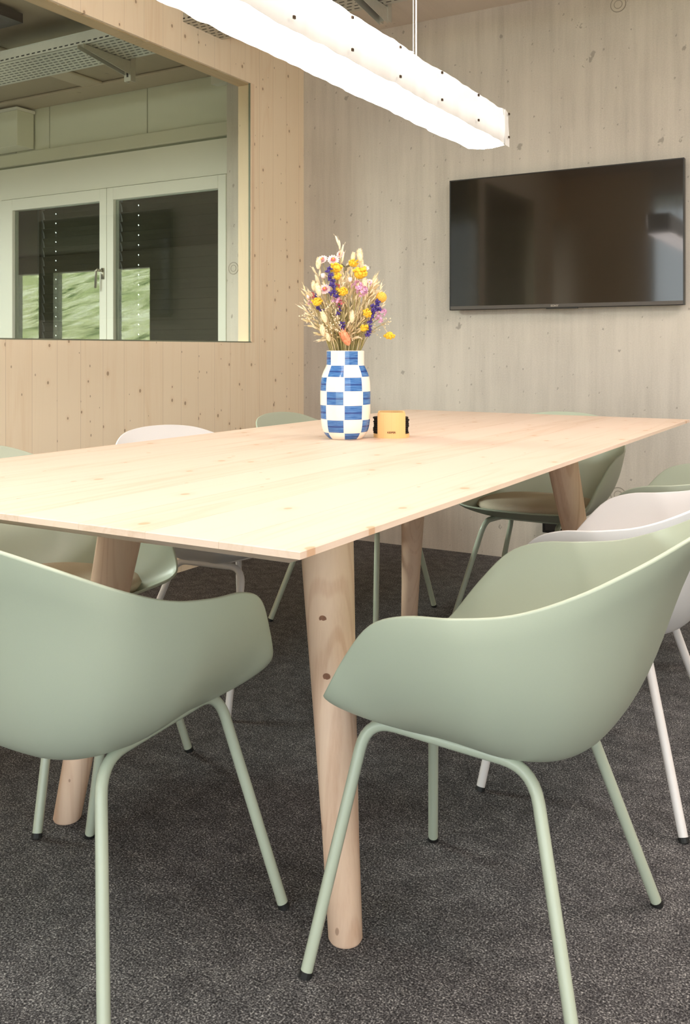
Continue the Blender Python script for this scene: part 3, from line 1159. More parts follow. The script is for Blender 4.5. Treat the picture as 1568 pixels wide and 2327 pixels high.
# camera-side cloth, with its lower edge sagging over the bottom sheet
def side_r(u, v):
    y = LY0 + (LY1 + 0.022 - LY0) * u
    z = (LZ0 + 0.004 + wav(y, 1)) * (1 - v) + (LZ1 + wav(y, 2)) * v
    x = LX1 + 0.004 * sin(pi * v) - 0.003 * v
    return (x, y, z), (1, 0, 0)


def side_l(u, v):
    y = LY0 + (LY1 - LY0) * u
    z = (LZ0 + wav(y, 5)) * (1 - v) + LZ1 * v
    return (LX0 - 0.003 * sin(pi * v), y, z), (-1, 0, 0)


def top_s(u, v):
    y = LY0 + (LY1 - LY0) * u
    return (LX0 + (LX1 - LX0) * v, y, LZ1 + wav(y, 2) * v), (0, 0, 1)


def bot_s(u, v):
    y = LY0 + (LY1 - LY0) * u
    x0 = LX0 + wav(y, 7) * 1.6
    return (x0 + (LX1 - x0) * v, y, LZ0 + wav(y, 1) * v - 0.006 * sin(pi * v)), (0, 0, 1)


def rag(u, v):
    if u > 0.9985:
        return (0, 0.004 + 0.011 * abs(noise.noise(Vector((v * 31, 2, 0)))), -0.001 * v)
    return (0, 0, 0)


o = cloth('side_cloth', side_r, 240, 8, M['lamp_side'], 0.0035)
o = cloth('side_cloth', side_l, 240, 6, M['lamp_side_far'], 0.0035)
o = cloth('top_cloth', top_s, 160, 6, M['lamp_top'], 0.003)
o = cloth('bottom_cloth', bot_s, 300, 30, M['lamp_bottom'], 0.0015, rag)
# end face and the loose flap pinned round the corner
MB().box(LX0 + 1.13, LX1 + 1.13, LY1 - 1.9 - 0.004, LY1 - 1.9, 0.002, LZ1 - LZ0).build('end_cloth', M['lamp_flap'], pl)
MB().box(LX0 + 1.13, LX1 + 1.13, LY0 - 1.9, LY0 - 1.9 + 0.004, 0.002, LZ1 - LZ0).build('end_cloth', M['lamp_flap'], pl)


def flap(u, v):
    y = LY1 - 0.004 + 0.034 * u
    w = 0.004 * sin(v * 5 + 1) * u
    z = LZ0 - 0.004 + (LZ1 - LZ0 + 0.004) * v - 0.012 * u * (v > 0.9)
    return (LX1 + 0.0062 - 0.0015 * v, y + w, z), (1, 0, 0)


cloth('end_flap', flap, 6, 16, M['lamp_flap'], 0.001)
pin_y = [1.12, 1.36, 1.60, 1.84, 2.08, 2.33, 2.59, 2.845]
pin_me = None
for y in pin_y:
    for z in (0.024, 0.098):
        p = MB().box(0, 0.004, -0.0032, 0.0032, -0.0032, 0.0032)
        if pin_me is None:
            o = p.build('pin', M['brass'], pl)
            pin_me = o.data
        else:
            o = bpy.data.objects.new('pin', pin_me)
            COL.objects.link(o)
            o.parent = pl
        o.location = (LX1 + 1.13 + 0.0095, y - 1.9, z)
for y in (2.31, 1.25):
    for dx in (-0.004, 0.0045):
        r = 0.0011 if dx < 0 else 0.0021
        MB().tube([(dx, y - 1.9, LZ1 - LZ0), (dx, y - 1.9, CEIL - LZ0)], r, 8).build('suspension_cable', M['cable_white'], pl)
    MB().lathe([(0.03, CEIL - LZ0 - 0.02), (0.03, CEIL - LZ0)], 24).build('ceiling_canopy', M['cable_white'], pl)
    pl.children[-1].location = (0, y - 1.9, 0)
for ch in pl.children:
    if ch.name.startswith('pin'):
        pass

# ------------------------------------------------------------------ vase
VX, VY = -1.252, 2.142
vs_root = empty('vase', (VX, VY, TH), 0, 'white ceramic vase with a hand painted blue checker pattern', 'vase')
prof = [(0.036, 0.0005), (0.042, 0.0005), (0.0462, 0.003), (0.0545, 0.012), (0.0612, 0.026), (0.0646, 0.045), (0.0662, 0.07), (0.0668, 0.1),
        (0.0667, 0.13), (0.0655, 0.150), (0.0628, 0.166), (0.0585, 0.178), (0.0535, 0.188), (0.0506, 0.195), (0.0502, 0.201),
        (0.0502, 0.2315), (0.0495, 0.233)]


def prof_r(z):
    P = spline([(r, 0, zz) for r, zz in prof], 6)
    return P


PR = spline([(r, 0, zz) for r, zz in prof], 5)


def rad(z):
    for a, b_ in zip(PR[:-1], PR[1:]):
        if a.z <= z <= b_.z and b_.z > a.z:
            return a.x + (b_.x - a.x) * (z - a.z) / (b_.z - a.z)
    return PR[0].x if z <= PR[0].z else PR[-1].x


m = NT('glazed_white_ceramic', 0.12, 0.6)
m.color(rgb(246, 238, 224))
M['vase_white'] = m.m
m = NT('cobalt_brush_glaze', 0.12, 0.6)
uv = m.n('ShaderNodeUVMap'); uv.uv_map = 'cells'
sp = m.n('ShaderNodeSeparateXYZ'); m.t.links.new(uv.outputs[0], sp.inputs[0])
U, V = sp.outputs[0], sp.outputs[1]
st = m.noise(m.comb(m.math('MULTIPLY', U, 1.5), m.math('MULTIPLY', V, 14), 0.0), 1.0, 3, 0.6)
band = m.smooth(m.math('ABSOLUTE', m.math('SUBTRACT', m.math('FRACT', V), 0.48)), 0.075, 0.045)
edge = m.math('MAXIMUM', m.smooth(m.math('ABSOLUTE', m.math('SUBTRACT', m.math('FRACT', U), 0.5)), 0.475, 0.495),
              m.smooth(m.math('ABSOLUTE', m.math('SUBTRACT', m.math('FRACT', V), 0.5)), 0.46, 0.492))
col = m.mix(m.smooth(st, 0.3, 0.7), rgb(34, 88, 158), rgb(86, 134, 192))
col = m.mix(m.math('MULTIPLY', m.math('MAXIMUM', band, m.math('MULTIPLY', edge, 0.7)), 0.75), col, rgb(16, 44, 118))
m.color(col)
M['vase_blue'] = m.m
ROWS = [0.0006, 0.019, 0.053, 0.091, 0.127, 0.164, 0.195, 0.2325]
to_cam = math.atan2(-VY, -VX)      # polar angle towards the viewer's side of the table
verts, faces, mats, uvs = [], [], [], []
idx = {}


def vv(z, ang):
    k = (round(z, 6), round(ang % (2 * pi), 5))
    if k not in idx:
        idx[k] = len(verts)
        verts.append((rad(z) * cos(ang), rad(z) * sin(ang), z))
    return idx[k]


gz, ga = 0.0009, radians(1.3)
zs_all = []
for ri in range(7):
    za, zb = ROWS[ri], ROWS[ri + 1]
    zlist = [za, za + gz] + [za + gz + (zb - za - 2 * gz) * k / 8 for k in range(1, 8)] + [zb - gz, zb]
    for ci in range(8):
        a0 = to_cam + radians(-3 + 45 * ci)
        a1 = a0 + radians(45)
        alist = [a0, a0 + ga] + [a0 + ga + (a1 - a0 - 2 * ga) * k / 8 for k in range(1, 8)] + [a1 - ga, a1]
        row_from_top = 6 - ri
        blue = (ci + row_from_top) % 2 == 0
        for i in range(len(zlist) - 1):
            for j in range(len(alist) - 1):
                f_ = (vv(zlist[i], alist[j]), vv(zlist[i], alist[j + 1]), vv(zlist[i + 1], alist[j + 1]), vv(zlist[i + 1], alist[j]))
                inner = 0 < i < len(zlist) - 2 and 0 < j < len(alist) - 2
                faces.append(f_)
                mats.append(1 if (blue and inner) else 0)
                u0 = (j - 1) / 8.0; u1 = j / 8.0; v0 = (i - 1) / 8.0; v1 = i / 8.0
                off = ci * 3 + ri * 7
                cl = lambda t: min(0.999, max(0.001, t))
                uvs.append([(cl(u0) + off, cl(v0) + ri), (cl(u1) + off, cl(v0) + ri), (cl(u1) + off, cl(v1) + ri), (cl(u0) + off, cl(v1) + ri)])
me = bpy.data.meshes.new('body')
# rim, inner wall and foot
nr = 88
ring_prof = [(0.0502, 0.2325), (0.0492, 0.2335), (0.0472, 0.2325), (0.0465, 0.18), (0.055, 0.15), (0.055, 0.02), (0.001, 0.012)]
b0 = len(verts)
for (r, z) in ring_prof:
    for j in range(nr):
        a = 2 * pi * j / nr
        verts.append((r * cos(a), r * sin(a), z))
for i in range(len(ring_prof) - 1):
    for j in range(nr):
        a, b_ = b0 + i * nr + j, b0 + i * nr + (j + 1) % nr
        faces.append((a, b_, b_ + nr, a + nr)); mats.append(0); uvs.append([(0, 0)] * 4)
me.from_pydata(verts, [], faces)
ul = me.uv_layers.new(name='cells')
k = 0
for p, u in zip(me.polygons, uvs):
    for q in u:
        ul.data[k].uv = q
        k += 1
me.polygons.foreach_set('material_index', mats)
link('body', me, [M['vase_white'], M['vase_blue']], vs_root, True)
MB().lathe([(0.0, 0.0), (0.041, 0.0), (0.041, 0.0012), (0.0, 0.0012)], 40).build('foot_ring', M['vase_white'], vs_root)

# ------------------------------------------------------------------ coaster holder
ch_ = empty('coaster_holder', (-1.168, 2.245, TH), radians(27.5), 'bamboo coaster holder with two curved plates beside the vase', 'holder')
M['bamboo'] = wood('bamboo', rgb(232, 188, 128), rgb(208, 160, 98), 'Z', 'X', strip=0.021, knots=0, ring=0.1, rough=0.45)
M['burn'] = plain('burnt_lettering', rgb(110, 62, 30), 0.7)
MB().lathe([(0.0, 0.0), (0.0485, 0.0), (0.0485, 0.0105), (0.0, 0.0105)], 48).build('base_plate', M['bamboo'], ch_)


def arc_plate(sgn):
    b = MB()
    n = 24
    vs, fs = [], []
    r0, r1 = 0.0455, 0.0510
    for i in range(n + 1):
        a = -pi / 2 * sgn + radians(-47 + 94 * i / n)
        for r in (r0, r1):
            for z in (0.0, 0.0685):
                zz = z - (0.004 * max(0, abs(i / n - 0.5) * 2 - 0.9) * 10 if z > 0 else 0)
                vs.append((r * cos(a), r * sin(a), zz))
    for i in range(n):
        a = i * 4
        fs += [(a, a + 4, a + 5, a + 1), (a + 2, a + 3, a + 7, a + 6), (a, a + 2, a + 6, a + 4), (a + 1, a + 5, a + 7, a + 3)]
    fs += [(0, 1, 3, 2), (n * 4, n * 4 + 2, n * 4 + 3, n * 4 + 1)]
    b.add(vs, fs)
    return sharp(b.build('curved_plate', M['bamboo'], ch_))


pf = arc_plate(1)
arc_plate(-1)
t = text('stamped_lettering', 'KESPER', 0.0066, M['burn'], ch_, (0.0, -0.0514, 0.014), (radians(90), 0, 0), 0.00015, True, 1.05)
for i in range(8):
    z = 0.0106 + i * 0.0056
    n = 40
    dx, dy = random.uniform(-0.0025, 0.0025), random.uniform(-0.0006, 0.0006)
    tl = radians(random.uniform(-1.0, 1.0))
    R_ = 0.0452
    b = MB().lathe([(0.0, 0), (R_ - 0.001, 0), (R_, 0.001), (R_, 0.0036), (R_ - 0.001, 0.0046), (0.0, 0.0046)], n)
    b.v = [(x * 1.06, y * 0.99, zz) for x, y, zz in b.v]
    o = b.build('coaster', M['black_felt'], None, True)
    mat = Matrix.Translation(ch_.location) @ Matrix.Rotation(radians(27.5), 4, 'Z')
    o.matrix_world = mat @ Matrix.Translation((dx, dy, z)) @ Matrix.Rotation(tl * 0.3, 4, 'Y')
    tag(o, 'round black felt coaster, ' + ('lowest of the stack in the bamboo holder', 'second from the bottom in the bamboo holder',
                                           'third from the bottom in the bamboo holder', 'fourth from the bottom in the bamboo holder',
                                           'fourth from the top in the bamboo holder', 'third from the top in the bamboo holder',
                                           'second from the top in the bamboo holder', 'topmost in the bamboo holder')[i], 'coaster', 'black felt coasters')

# ------------------------------------------------------------------ dried flower bouquet
M['straw'] = plain('dried_straw', rgb(222, 202, 160), 0.8, grain=0.2, gscale=120)
M['straw_pale'] = plain('pale_oat_husk', rgb(240, 224, 192), 0.75, grain=0.12, gscale=200)
M['straw_green'] = plain('olive_dried_stem', rgb(160, 150, 96), 0.8, grain=0.25, gscale=90)
M['cream'] = plain('cream_fluff', rgb(246, 228, 196), 0.95, grain=0.1, gscale=700)
M['peach'] = plain('peach_fluff', rgb(238, 168, 130), 0.95, grain=0.12, gscale=700)
M['yellow'] = plain('yellow_blossom', rgb(242, 194, 58), 0.85, grain=0.22, gscale=500)
M['ball'] = plain('mustard_ball', rgb(232, 182, 78), 0.85, grain=0.2, gscale=900)
M['purple'] = plain('purple_floret', rgb(76, 58, 132), 0.8, grain=0.3, gscale=300)
M['pinkw'] = plain('white_pink_petal', rgb(246, 226, 226), 0.6)
M['pink'] = plain('lilac_pink_petal', rgb(222, 170, 204), 0.6, grain=0.15, gscale=300)
M['rose'] = plain('dusty_rose_centre', rgb(190, 92, 100), 0.8, grain=0.2, gscale=500)
M['grey_leaf'] = plain('grey_eucalyptus_leaf', rgb(150, 146, 126), 0.7, grain=0.15, gscale=80)
RV = Vector((0.863, 0.505, 0))       # to the right as seen over the near long side
DV = Vector((-0.505, 0.863, 0))      # away
VC = Vector((VX, VY, TH))


def head_pos(px, py, depth):
    # px, py: read off the photograph, turned into metres around the vase, depth given per stem
    k = 2.48 / 2124.0
    return VC + RV * ((px - 783.5) * k) + DV * depth + Vector((0, 0, 0.233 + (796 - py) * k))


def ellip(b, c, ax, length, r, n=6, k=4, mi=0):
    ax = ax.normalized()
    s = ax.cross(Vector((0.3, 0.2, 1))).normalized()
    if s.length < 0.1:
        s = Vector((1, 0, 0))
    u = s.cross(ax)
    vs, fs = [c - ax * length / 2], []
    for i in range(1, k):
        a = pi * i / k
        for j in range(n):
            t = 2 * pi * j / n
            vs.append(c - ax * (length / 2) * cos(a) + (s * cos(t) + u * sin(t)) * r * sin(a))
    vs.append(c + ax * length / 2)
    for j in range(n):
        fs.append((0, 1 + (j + 1) % n, 1 + j))
    for i in range(k - 2):
        for j in range(n):
            a, b_ = 1 + i * n + j, 1 + i * n + (j + 1) % n
            fs.append((a, b_, b_ + n, a + n))
    e = len(vs) - 1
    base = 1 + (k - 2) * n
    for j in range(n):
        fs.append((base + j, base + (j + 1) % n, e))
    b.add(vs, fs, mi)


def rdir(up=0.0):
    v = Vector((random.gauss(0, 1), random.gauss(0, 1), random.gauss(0, 1) + up))
    return v.normalized()


def stem_pts(head, droop=0.0):
    a = random.uniform(0, 2 * pi)
    side = (head - VC)
    side.z = 0
    base = VC + Vector((0, 0, 0.12)) - side * 0.12 + Vector((cos(a), sin(a), 0)) * 0.008
    # pass the mouth inside its radius
    mouth = VC + Vector((0, 0, 0.233)) + side * min(0.42, 0.038 / max(side.length, 0.01)) + Vector((cos(a), sin(a), 0)) * 0.003
    mm = mouth - VC
    mm.z = 0
    if mm.length > 0.043:
        mouth = VC + Vector((0, 0, 0.233)) + mm * (0.043 / mm.length)
    mid = mouth.lerp(head, 0.55) + Vector((0, 0, 0.012 + droop)) - side * 0.06
    return spline([base, mouth, mid, head], 4)


def flower(name, head, label, cat, group, builder, stem_mat='straw_green', stem_r=0.0009, droop=0.0, part='flower_head'):
    root = empty(name, (VX, VY, TH + 0.12), 0, label, cat, group)
    off = Vector(root.location)
    pts = stem_pts(head, droop)
    b = MB().tube([p - off for p in pts], stem_r, 5, 0, False)
    b.build('stem', M[stem_mat], root, True)
    ax = (pts[-1] - pts[-3]).normalized()
    for nm, bb, mt in builder(head - off, ax):
        bb.build(nm, mt if isinstance(mt, list) else M[mt], root, True)
    return root


def bunny(size, mat):
    def f(c, ax):
        b = MB()
        ax = (ax * 0.6 + Vector((0, 0, 1)) + (RV * -0.45 if mat == 'peach' else RV * random.uniform(-.25, .25))).normalized()
        L_ = size * 3.0
        ellip(b, c, ax, L_, size * 0.68, 10, 8)
        for _ in range(150):
            d = rdir()
            t = random.uniform(-0.45, 0.45)
            rr = size * 0.68 * sqrt(max(0, 1 - (2 * t) ** 2))
            p = c + ax * L_ * t + (d - ax * d.dot(ax)).normalized() * rr * 0.9
            q = p + (d - ax * d.dot(ax)).normalized() * size * 0.28 + ax * size * 0.45
            s = ax.cross(d).normalized() * size * 0.1
            b.add([p - s, p + s, q], [(0, 1, 2)])
        return [('fluffy_head', b, mat)]
    return f


def cluster(size, mat, n=26, flat=0.7):
    def f(c, ax):
        b = MB()
        ellip(b, c - ax * size * 0.2, ax, size * 1.3, size * 0.8, 8, 5)
        for _ in range(n):
            d = rdir(0.3)
            p = c + Vector((d.x, d.y, d.z * flat)) * size * random.uniform(0.75, 1.0)
            ellip(b, p, d, size * 0.42, size * 0.24, 6, 4)
        return [('flower_head', b, mat)]
    return f


def ball(size):
    def f(c, ax):
        b = MB()
        ellip(b, c, ax, size * 2, size, 16, 10)
        for i in range(90):
            z = 1 - 2 * (i + 0.5) / 90
            t = i * 2.39996
            d = Vector((sqrt(1 - z * z) * cos(t), sqrt(1 - z * z) * sin(t), z))
            ellip(b, c + d * size * 0.97, d, size * 0.22, size * 0.12, 5, 3)
        return [('flower_head', b, 'ball')]
    return f


def strawflower(size, pmat='pinkw', cmat='rose', open_=0.75, face=None):
    def f(c, ax):
        fdir = (ax * 0.5 - DV * 0.9 + Vector((random.uniform(-.4, .4), random.uniform(-.4, .4), random.uniform(-.1, .4)))).normalized()
        s = fdir.cross(Vector((0, 0, 1))).normalized()
        u = s.cross(fdir)
        b = MB()
        for ring, (cnt, ln, lift) in enumerate(((14, 1.0, 0.25), (12, 0.8, 0.5), (9, 0.58, 0.8))):
            for j in range(cnt):
                t = 2 * pi * (j + 0.5 * ring) / cnt
                o_ = s * cos(t) + u * sin(t)
                w = (fdir.cross(o_)).normalized() * size * 0.22
                root_ = c + o_ * size * 0.18
                midp = c + o_ * size * ln * 0.65 + fdir * size * lift * 0.35
                tip = c + o_ * size * ln * open_ * 1.25 + fdir * size * lift * 0.75
                b.add([root_ - w * 0.5, root_ + w * 0.5, midp + w, tip, midp - w], [(0, 1, 2, 4), (4, 2, 3)])
        b2 = MB()
        ellip(b2, c + fdir * size * 0.22, fdir, size * 0.4, size * 0.36, 10, 5)
        b3 = MB()
        ellip(b3, c + fdir * size * 0.34, fdir, size * 0.3, size * 0.17, 8, 4)
        return [('petals', b, pmat), ('flower_centre', b2, cmat), ('flower_eye', b3, 'yellow')]
    return f


def bud(size, mat):
    def f(c, ax):
        b = MB()
        ellip(b, c, ax, size * 1.8, size * 0.8, 8, 6)
        for j in range(8):
            t = 2 * pi * j / 8
            d = Vector((cos(t), sin(t), 0.4)).normalized()
            ellip(b, c + d * size * 0.45, (ax + d * 0.3), size * 1.3, size * 0.35, 5, 4)
        return [('flower_head', b, mat)]
    return f


def spike(cps, size, mat='purple'):
    def f(c, ax):
        b = MB()
        for p in cps:
            for _ in range(7):
                d = rdir()
                q = p + d * size * 0.6
                ellip(b, q, d, size * 1.0, size * 0.42, 6, 4)
                w = d.cross(ax).normalized() * size * 0.35
                b.add([q - w, q + w, q + d * size * 0.9], [(0, 1, 2)])
        return [('florets', b, mat)]
    return f


def statice(size, mat='pink', n=14):
    def f(c, ax):
        b = MB()
        for _ in range(n):
            d = rdir(0.2)
            p = c + d * size * random.uniform(0.4, 0.9)
            s = d.cross(rdir()).normalized()
            u = d.cross(s)
            vs = [p]
            fs = []
            for j in range(5):
                t = 2 * pi * j / 5
                o_ = s * cos(t) + u * sin(t)
                o2 = s * cos(t + 0.62) + u * sin(t + 0.62)
                vs += [p + o_ * size * 0.42 + d * size * 0.3, p + o2 * size * 0.22 + d * size * 0.12]
            for j in range(10):
                fs.append((0, 1 + j, 1 + (j + 1) % 10))
            b.add(vs, fs)
        return [('blossoms', b, mat)]
    return f


def oat(n=8, size=0.011, mat='straw_pale', spread=0.5):
    def f(c, ax):
        b = MB()
        for i in range(n):
            back = i * size * 0.75
            d = (ax * 0.9 + rdir() * spread).normalized()
            p = c - ax * back + (d - ax * d.dot(ax)) * size * 0.8
            ellip(b, p + d * size * 0.6, d, size * random.uniform(1.4, 2.0), size * 0.19, 5, 4)
            dd = (d + rdir() * 0.12).normalized()
            ellip(b, p + dd * size * 0.7 + rdir() * size * 0.12, dd, size * 1.7, size * 0.12, 4, 4)
            # connecting stalk and awn
            b.tube([c - ax * (back + size * 0.6), p], size * 0.03, 3, 0, False)
            b.tube([p + d * size * 1.1, p + d * size * 2.1 + rdir() * size * 0.25], size * 0.028, 3, 0, False)
        return [('spikelets', b, mat)]
    return f


def gyps(n=16, size=0.017):
    def f(c, ax):
        b = MB()
        st_ = MB()
        for _ in range(n):
            d = rdir(0.2)
            p = c + d * size * random.uniform(0.5, 1.2)
            ellip(b, p, d, 0.0038, 0.0019, 6, 4)
            st_.tube([c - ax * size * 1.2, c - ax * size * 0.2 + d * size * 0.3, p], 0.0003, 3, 0, False)
        return [('seed_beads', b, 'straw_pale'), ('twigs', st_, 'straw')]
    return f


def leaves():
    def f(c, ax):
        b = MB()
        for j in range(5):
            d = (ax + rdir() * 0.9).normalized()
            s = d.cross(rdir()).normalized() * 0.007
            p = c + rdir() * 0.008
            b.add([p, p + d * 0.008 + s, p + d * 0.02, p + d * 0.008 - s, p + d * 0.009 + d.cross(s) * 0.25], [(0, 1, 4), (1, 2, 4), (2, 3, 4), (3, 0, 4)])
        return [('leaves', b, 'grey_leaf')]
    return f


P = 2.48 / 2124.0
BQ = 'dried flowers in the checkered vase'
spec = [
    # name, px, py, depth, builder, label, stem droop
    ('strawflower', 732, 592, -.02, strawflower(0.0165), 'white strawflower with pink centre, leftmost at the top of the bouquet'),
    ('strawflower', 756, 593, -.03, strawflower(0.0178), 'white strawflower with dark pink centre above the yellow cluster, upper left'),
    ('strawflower', 773, 578, -.01, strawflower(0.0132), 'small white pink strawflower highest in the bouquet below the tall oat'),
    ('strawflower', 738, 660, -.05, strawflower(0.0178), 'white strawflower with red centre at mid left of the bouquet'),
    ('strawflower', 827, 609, .0, strawflower(0.0145, 'pinkw', 'yellow'), 'white strawflower behind the big yellow head, upper right'),
    ('strawflower', 837, 645, -.03, strawflower(0.0152, 'pinkw', 'pink'), 'pale lilac strawflower at upper right under the white one'),
    ('strawflower_bud', 734, 628, -.03, bud(0.0086, 'pinkw'), 'closed pale pink strawflower bud, upper left'),
    ('strawflower_bud', 794, 638, -.05, bud(0.0077, 'pinkw'), 'closed pale pink strawflower bud at the centre top'),
    ('strawflower_bud', 700, 674, -.01, bud(0.0063, 'pinkw'), 'tiny whitish bud at the far left of the bouquet'),
    ('statice', 808, 652, -.06, statice(0.0152, n=18), 'lilac pink statice cluster right of centre'),
    ('statice', 820, 664, -.065, statice(0.0158, n=18), 'lilac pink statice cluster just below the other, right of centre'),
    ('statice', 763, 683, -.06, statice(0.0132, n=14), 'lilac statice below the long purple spike'),
    ('statice', 864, 708, -.03, statice(0.0139, n=14), 'lilac statice at the right edge of the bouquet'),
    ('statice', 858, 724, -.035, statice(0.0132, n=12), 'lilac statice lowest at the right edge'),
    ('statice', 708, 673, -.02, statice(0.0099, 'rose', 10), 'dusty rose blossom at the left edge'),
    ('statice', 705, 688, -.02, statice(0.0086, n=8), 'small lilac blossom at the left edge below the rose one'),
    ('statice', 694, 707, .0, statice(0.0079, 'rose', 8), 'tiny dusty rose blossom at the extreme left'),
    ('statice', 773, 692, -.06, statice(0.0106, 'rose', 10), 'dusty rose blossom at the middle of the bouquet'),
    ('statice', 765, 652, -.055, statice(0.0079, 'rose', 8), 'small rose blossom beside the purple spike'),
    ('delphinium', 749, 612, -.06, 'S1', 'long dark purple delphinium spike left of centre'),
    ('delphinium', 856, 686, -.04, 'S2', 'dark purple delphinium spike on the right under the mustard ball'),
    ('delphinium', 843, 697, -.05, 'S3', 'dark purple delphinium spike right, next to the yellow button'),
    ('delphinium', 777, 737, -.05, 'S4', 'short purple delphinium tip low in the centre above the peach bunny tail'),
    ('delphinium', 771, 702, -.05, 'S5', 'small purple delphinium tip in the middle of the bouquet'),
    ('delphinium', 718, 671, -.02, 'S6', 'small purple delphinium tip at upper left'),
    ('delphinium', 726, 701, -.03, 'S7', 'small purple delphinium tip at lower left under the yellow cluster'),
    ('delphinium', 837, 749, -.05, 'S8', 'small purple delphinium tip low on the right'),
    ('yarrow', 762, 610, -.045, cluster(0.0165, 'yellow', 34), 'bright yellow yarrow cluster at the top left of centre'),
    ('yarrow', 765, 630, -.05, cluster(0.0119, 'yellow', 24), 'bright yellow yarrow cluster below the top one'),
    ('yarrow', 816, 622, -.04, cluster(0.0191, 'yellow', 44), 'largest yellow yarrow head, upper right'),
    ('yarrow', 802, 598, -.02, cluster(0.0132, 'yellow', 24), 'pale yellow yarrow near the top right among bunny tails'),
    ('yarrow', 720, 686, -.045, cluster(0.0139, 'yellow', 30), 'yellow yarrow cluster at mid left'),
    ('yarrow', 778, 666, -.065, cluster(0.0121, 'yellow', 40, 1.0), 'round yellow button flower in the centre'),
    ('yarrow', 832, 713, -.055, cluster(0.0121, 'yellow', 40, 1.0), 'round yellow button flower at the right'),
    ('yarrow', 826, 745, -.05, cluster(0.0116, 'yellow', 30), 'yellow yarrow low on the right'),
    ('yarrow', 766, 658, -.05, cluster(0.0066, 'yellow', 12), 'tiny yellow cluster in the centre'),
    ('yarrow', 717, 653, -.01, cluster(0.0079, 'yellow', 12), 'tiny pale yellow cluster at upper left'),
    ('craspedia', 864, 676, -.03, ball(.0140), 'round mustard yellow craspedia ball at the right'),
    ('bunny_tail', 723, 600, -.03, bunny(0.0102, 'cream'), 'cream bunny tail at the top left below the white strawflower'),
    ('bunny_tail', 816, 582, -.03, bunny(0.0117, 'cream'), 'cream bunny tail, tallest at the top right'),
    ('bunny_tail', 801, 584, -.01, bunny(0.0087, 'cream'), 'small cream bunny tail left of the tallest one'),
    ('bunny_tail', 712, 650, -.02, bunny(0.0090, 'cream'), 'cream bunny tail at the left edge'),
    ('bunny_tail', 723, 660, -.055, bunny(0.0117, 'cream'), 'cream bunny tail leaning toward the red centred strawflower'),
    ('bunny_tail', 736, 722, -.06, bunny(0.0108, 'cream'), 'cream bunny tail at lower left of the centre'),
    ('bunny_tail', 798, 722, -.065, bunny(0.0102, 'cream'), 'cream bunny tail at lower right of the centre'),
    ('bunny_tail', 733, 751, -.055, bunny(0.0108, 'cream'), 'cream bunny tail low on the left'),
    ('bunny_tail', 826, 648, -.05, bunny(0.0108, 'cream'), 'cream bunny tail right, beside the lilac statice'),
    ('bunny_tail', 820, 598, -.0, bunny(0.0083, 'cream'), 'cream bunny tail behind the largest yellow head'),
    ('bunny_tail', 777, 642, -.03, bunny(0.0083, 'cream'), 'cream bunny tail at the centre top'),
    ('bunny_tail', 745, 766, -.055, bunny(0.0083, 'cream'), 'small cream bunny tail lowest left near the vase rim'),
    ('bunny_tail', 784, 768, -.072, bunny(0.0158, 'peach'), 'large peach bunny tail low in front of the bouquet'),
    ('eucalyptus', 781, 612, .0, leaves(), 'grey eucalyptus sprig behind the yellow yarrow'),
    ('oat_stalk', 771, 556, -.02, oat(5, 0.0165, 'straw_pale', 0.35), 'tallest pale oat stalk at the top of the bouquet'),
    ('gypsophila', 699, 716, -.02, gyps(26, 0.0198), 'beaded baby breath spray at the far left'),
    ('gypsophila', 748, 702, -.05, gyps(26, 0.0185), 'beaded baby breath spray at mid left'),
    ('gypsophila', 760, 740, -.06, gyps(34, 0.0224), 'beaded baby breath spray low in the centre'),
    ('gypsophila', 876, 733, .0, gyps(10, 0.0158), 'thin airy spray at the right edge'),
    ('gypsophila', 852, 752, .0, gyps(7, 0.0185), 'thin airy spray low at the right'),
]
S = {'S1': [(749, 614), (744, 622), (751, 628), (748, 636), (755, 641), (752, 650), (757, 653), (758, 665), (752, 668), (761, 671), (766, 676)],
     'S2': [(856, 686), (853, 694), (852, 702), (858, 704)], 'S3': [(843, 697), (846, 706), (844, 713), (841, 722), (838, 730)],
     'S4': [(776, 735), (778, 742), (776, 748)], 'S5': [(772, 700), (769, 706), (767, 712)], 'S6': [(718, 671), (720, 675)],
     'S7': [(724, 700), (731, 704)], 'S8': [(838, 744), (836, 752), (833, 759)]}
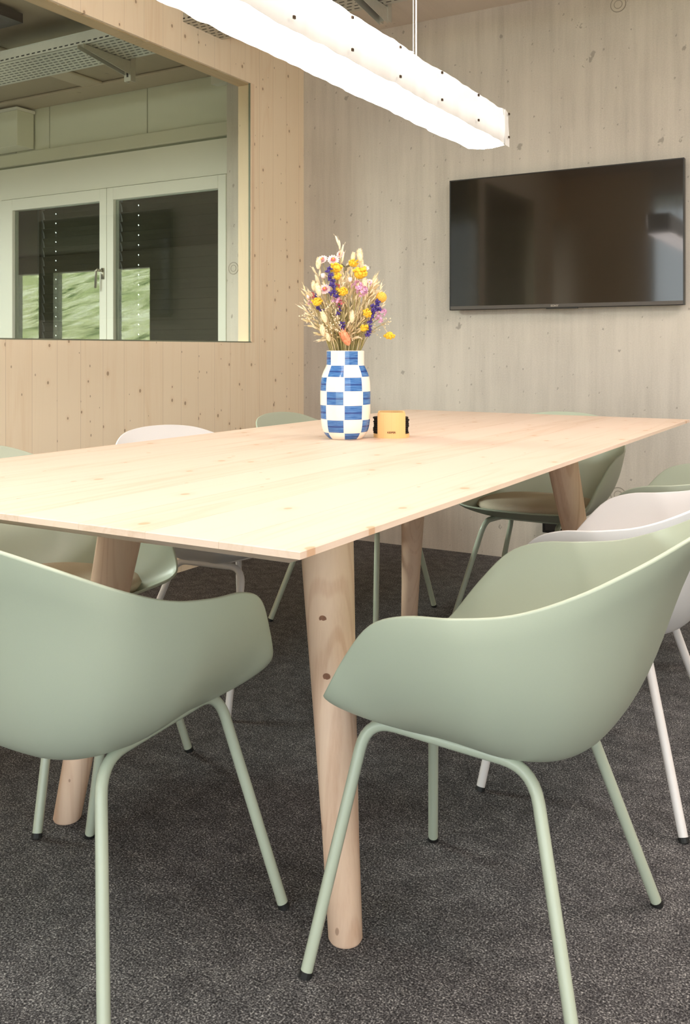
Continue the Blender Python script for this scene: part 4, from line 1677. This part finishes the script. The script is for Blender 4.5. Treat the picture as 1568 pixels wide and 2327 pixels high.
for name, px, py, dp, bld, lab in spec:
    hd = head_pos(px, py, dp)
    if isinstance(bld, str):
        off = Vector((VX, VY, TH + 0.12))
        bld = spike([head_pos(a, b_, dp + random.uniform(-.004, .004)) - off for a, b_ in S[bld]], .0074)
    flower(name, hd, lab, 'dried flower', BQ, bld, 'straw' if name in ('bunny_tail', 'oat_stalk') else 'straw_green')
# the drooping umbel on the right
flower('yarrow', head_pos(884, 763, .0), 'drooping yellow yarrow umbel hanging out at the right', 'dried flower', BQ,
       cluster(.0145, 'yellow', 40, 0.5), 'straw', 0.0008, droop=0.055)
# oat and straw stems that fill the bouquet
fill = [(688, 665), (719, 620), (688, 700), (722, 757), (862, 656), (858, 672), (848, 628), (716, 640), (870, 690), (700, 730), (728, 770),
        (712, 745), (850, 640), (790, 600), (800, 615), (842, 660), (700, 700), (695, 690)]
rnd = random.Random(3)
for i in range(135):
    a = rnd.uniform(-1, 1)
    h_ = rnd.uniform(0.1, 1.0)
    fill.append((783 + a * (26 + 62 * h_), 790 - 178 * h_ * (1 - 0.28 * abs(a)) - 6))
for i, (px, py) in enumerate(fill):
    dp = rnd.uniform(-0.055, 0.05) if i >= 18 else rnd.uniform(-.03, .02)
    edge_ = i < 18
    flower('oat_stalk', head_pos(px, py, dp), 'dried straw coloured oat stalk filling the bouquet between the flowers', 'dried flower',
           'filler oat stalks', oat(rnd.choice((5, 6, 7)), rnd.uniform(.010, .0145), 'straw_pale' if i % 3 else 'straw', 0.45),
           rnd.choice(('straw', 'straw', 'straw_green')), 0.0008)
for i in range(80):
    a = rnd.uniform(-1, 1)
    h_ = rnd.uniform(0.35, 0.8)
    hd = head_pos(783 + a * (30 + 40 * h_), 790 - 130 * h_, rnd.uniform(-.05, .045))
    root = empty('straw_stem', (VX, VY, TH + 0.12), 0, 'bare dried stem standing among the oat stalks above the vase rim', 'dried stem', 'bare stems')
    off = Vector(root.location)
    pts = stem_pts(hd)
    MB().tube([p - off for p in pts], 0.0011, 5, 0, False).build('stem', M[rnd.choice(('straw', 'straw_green', 'straw_green'))], root, True)
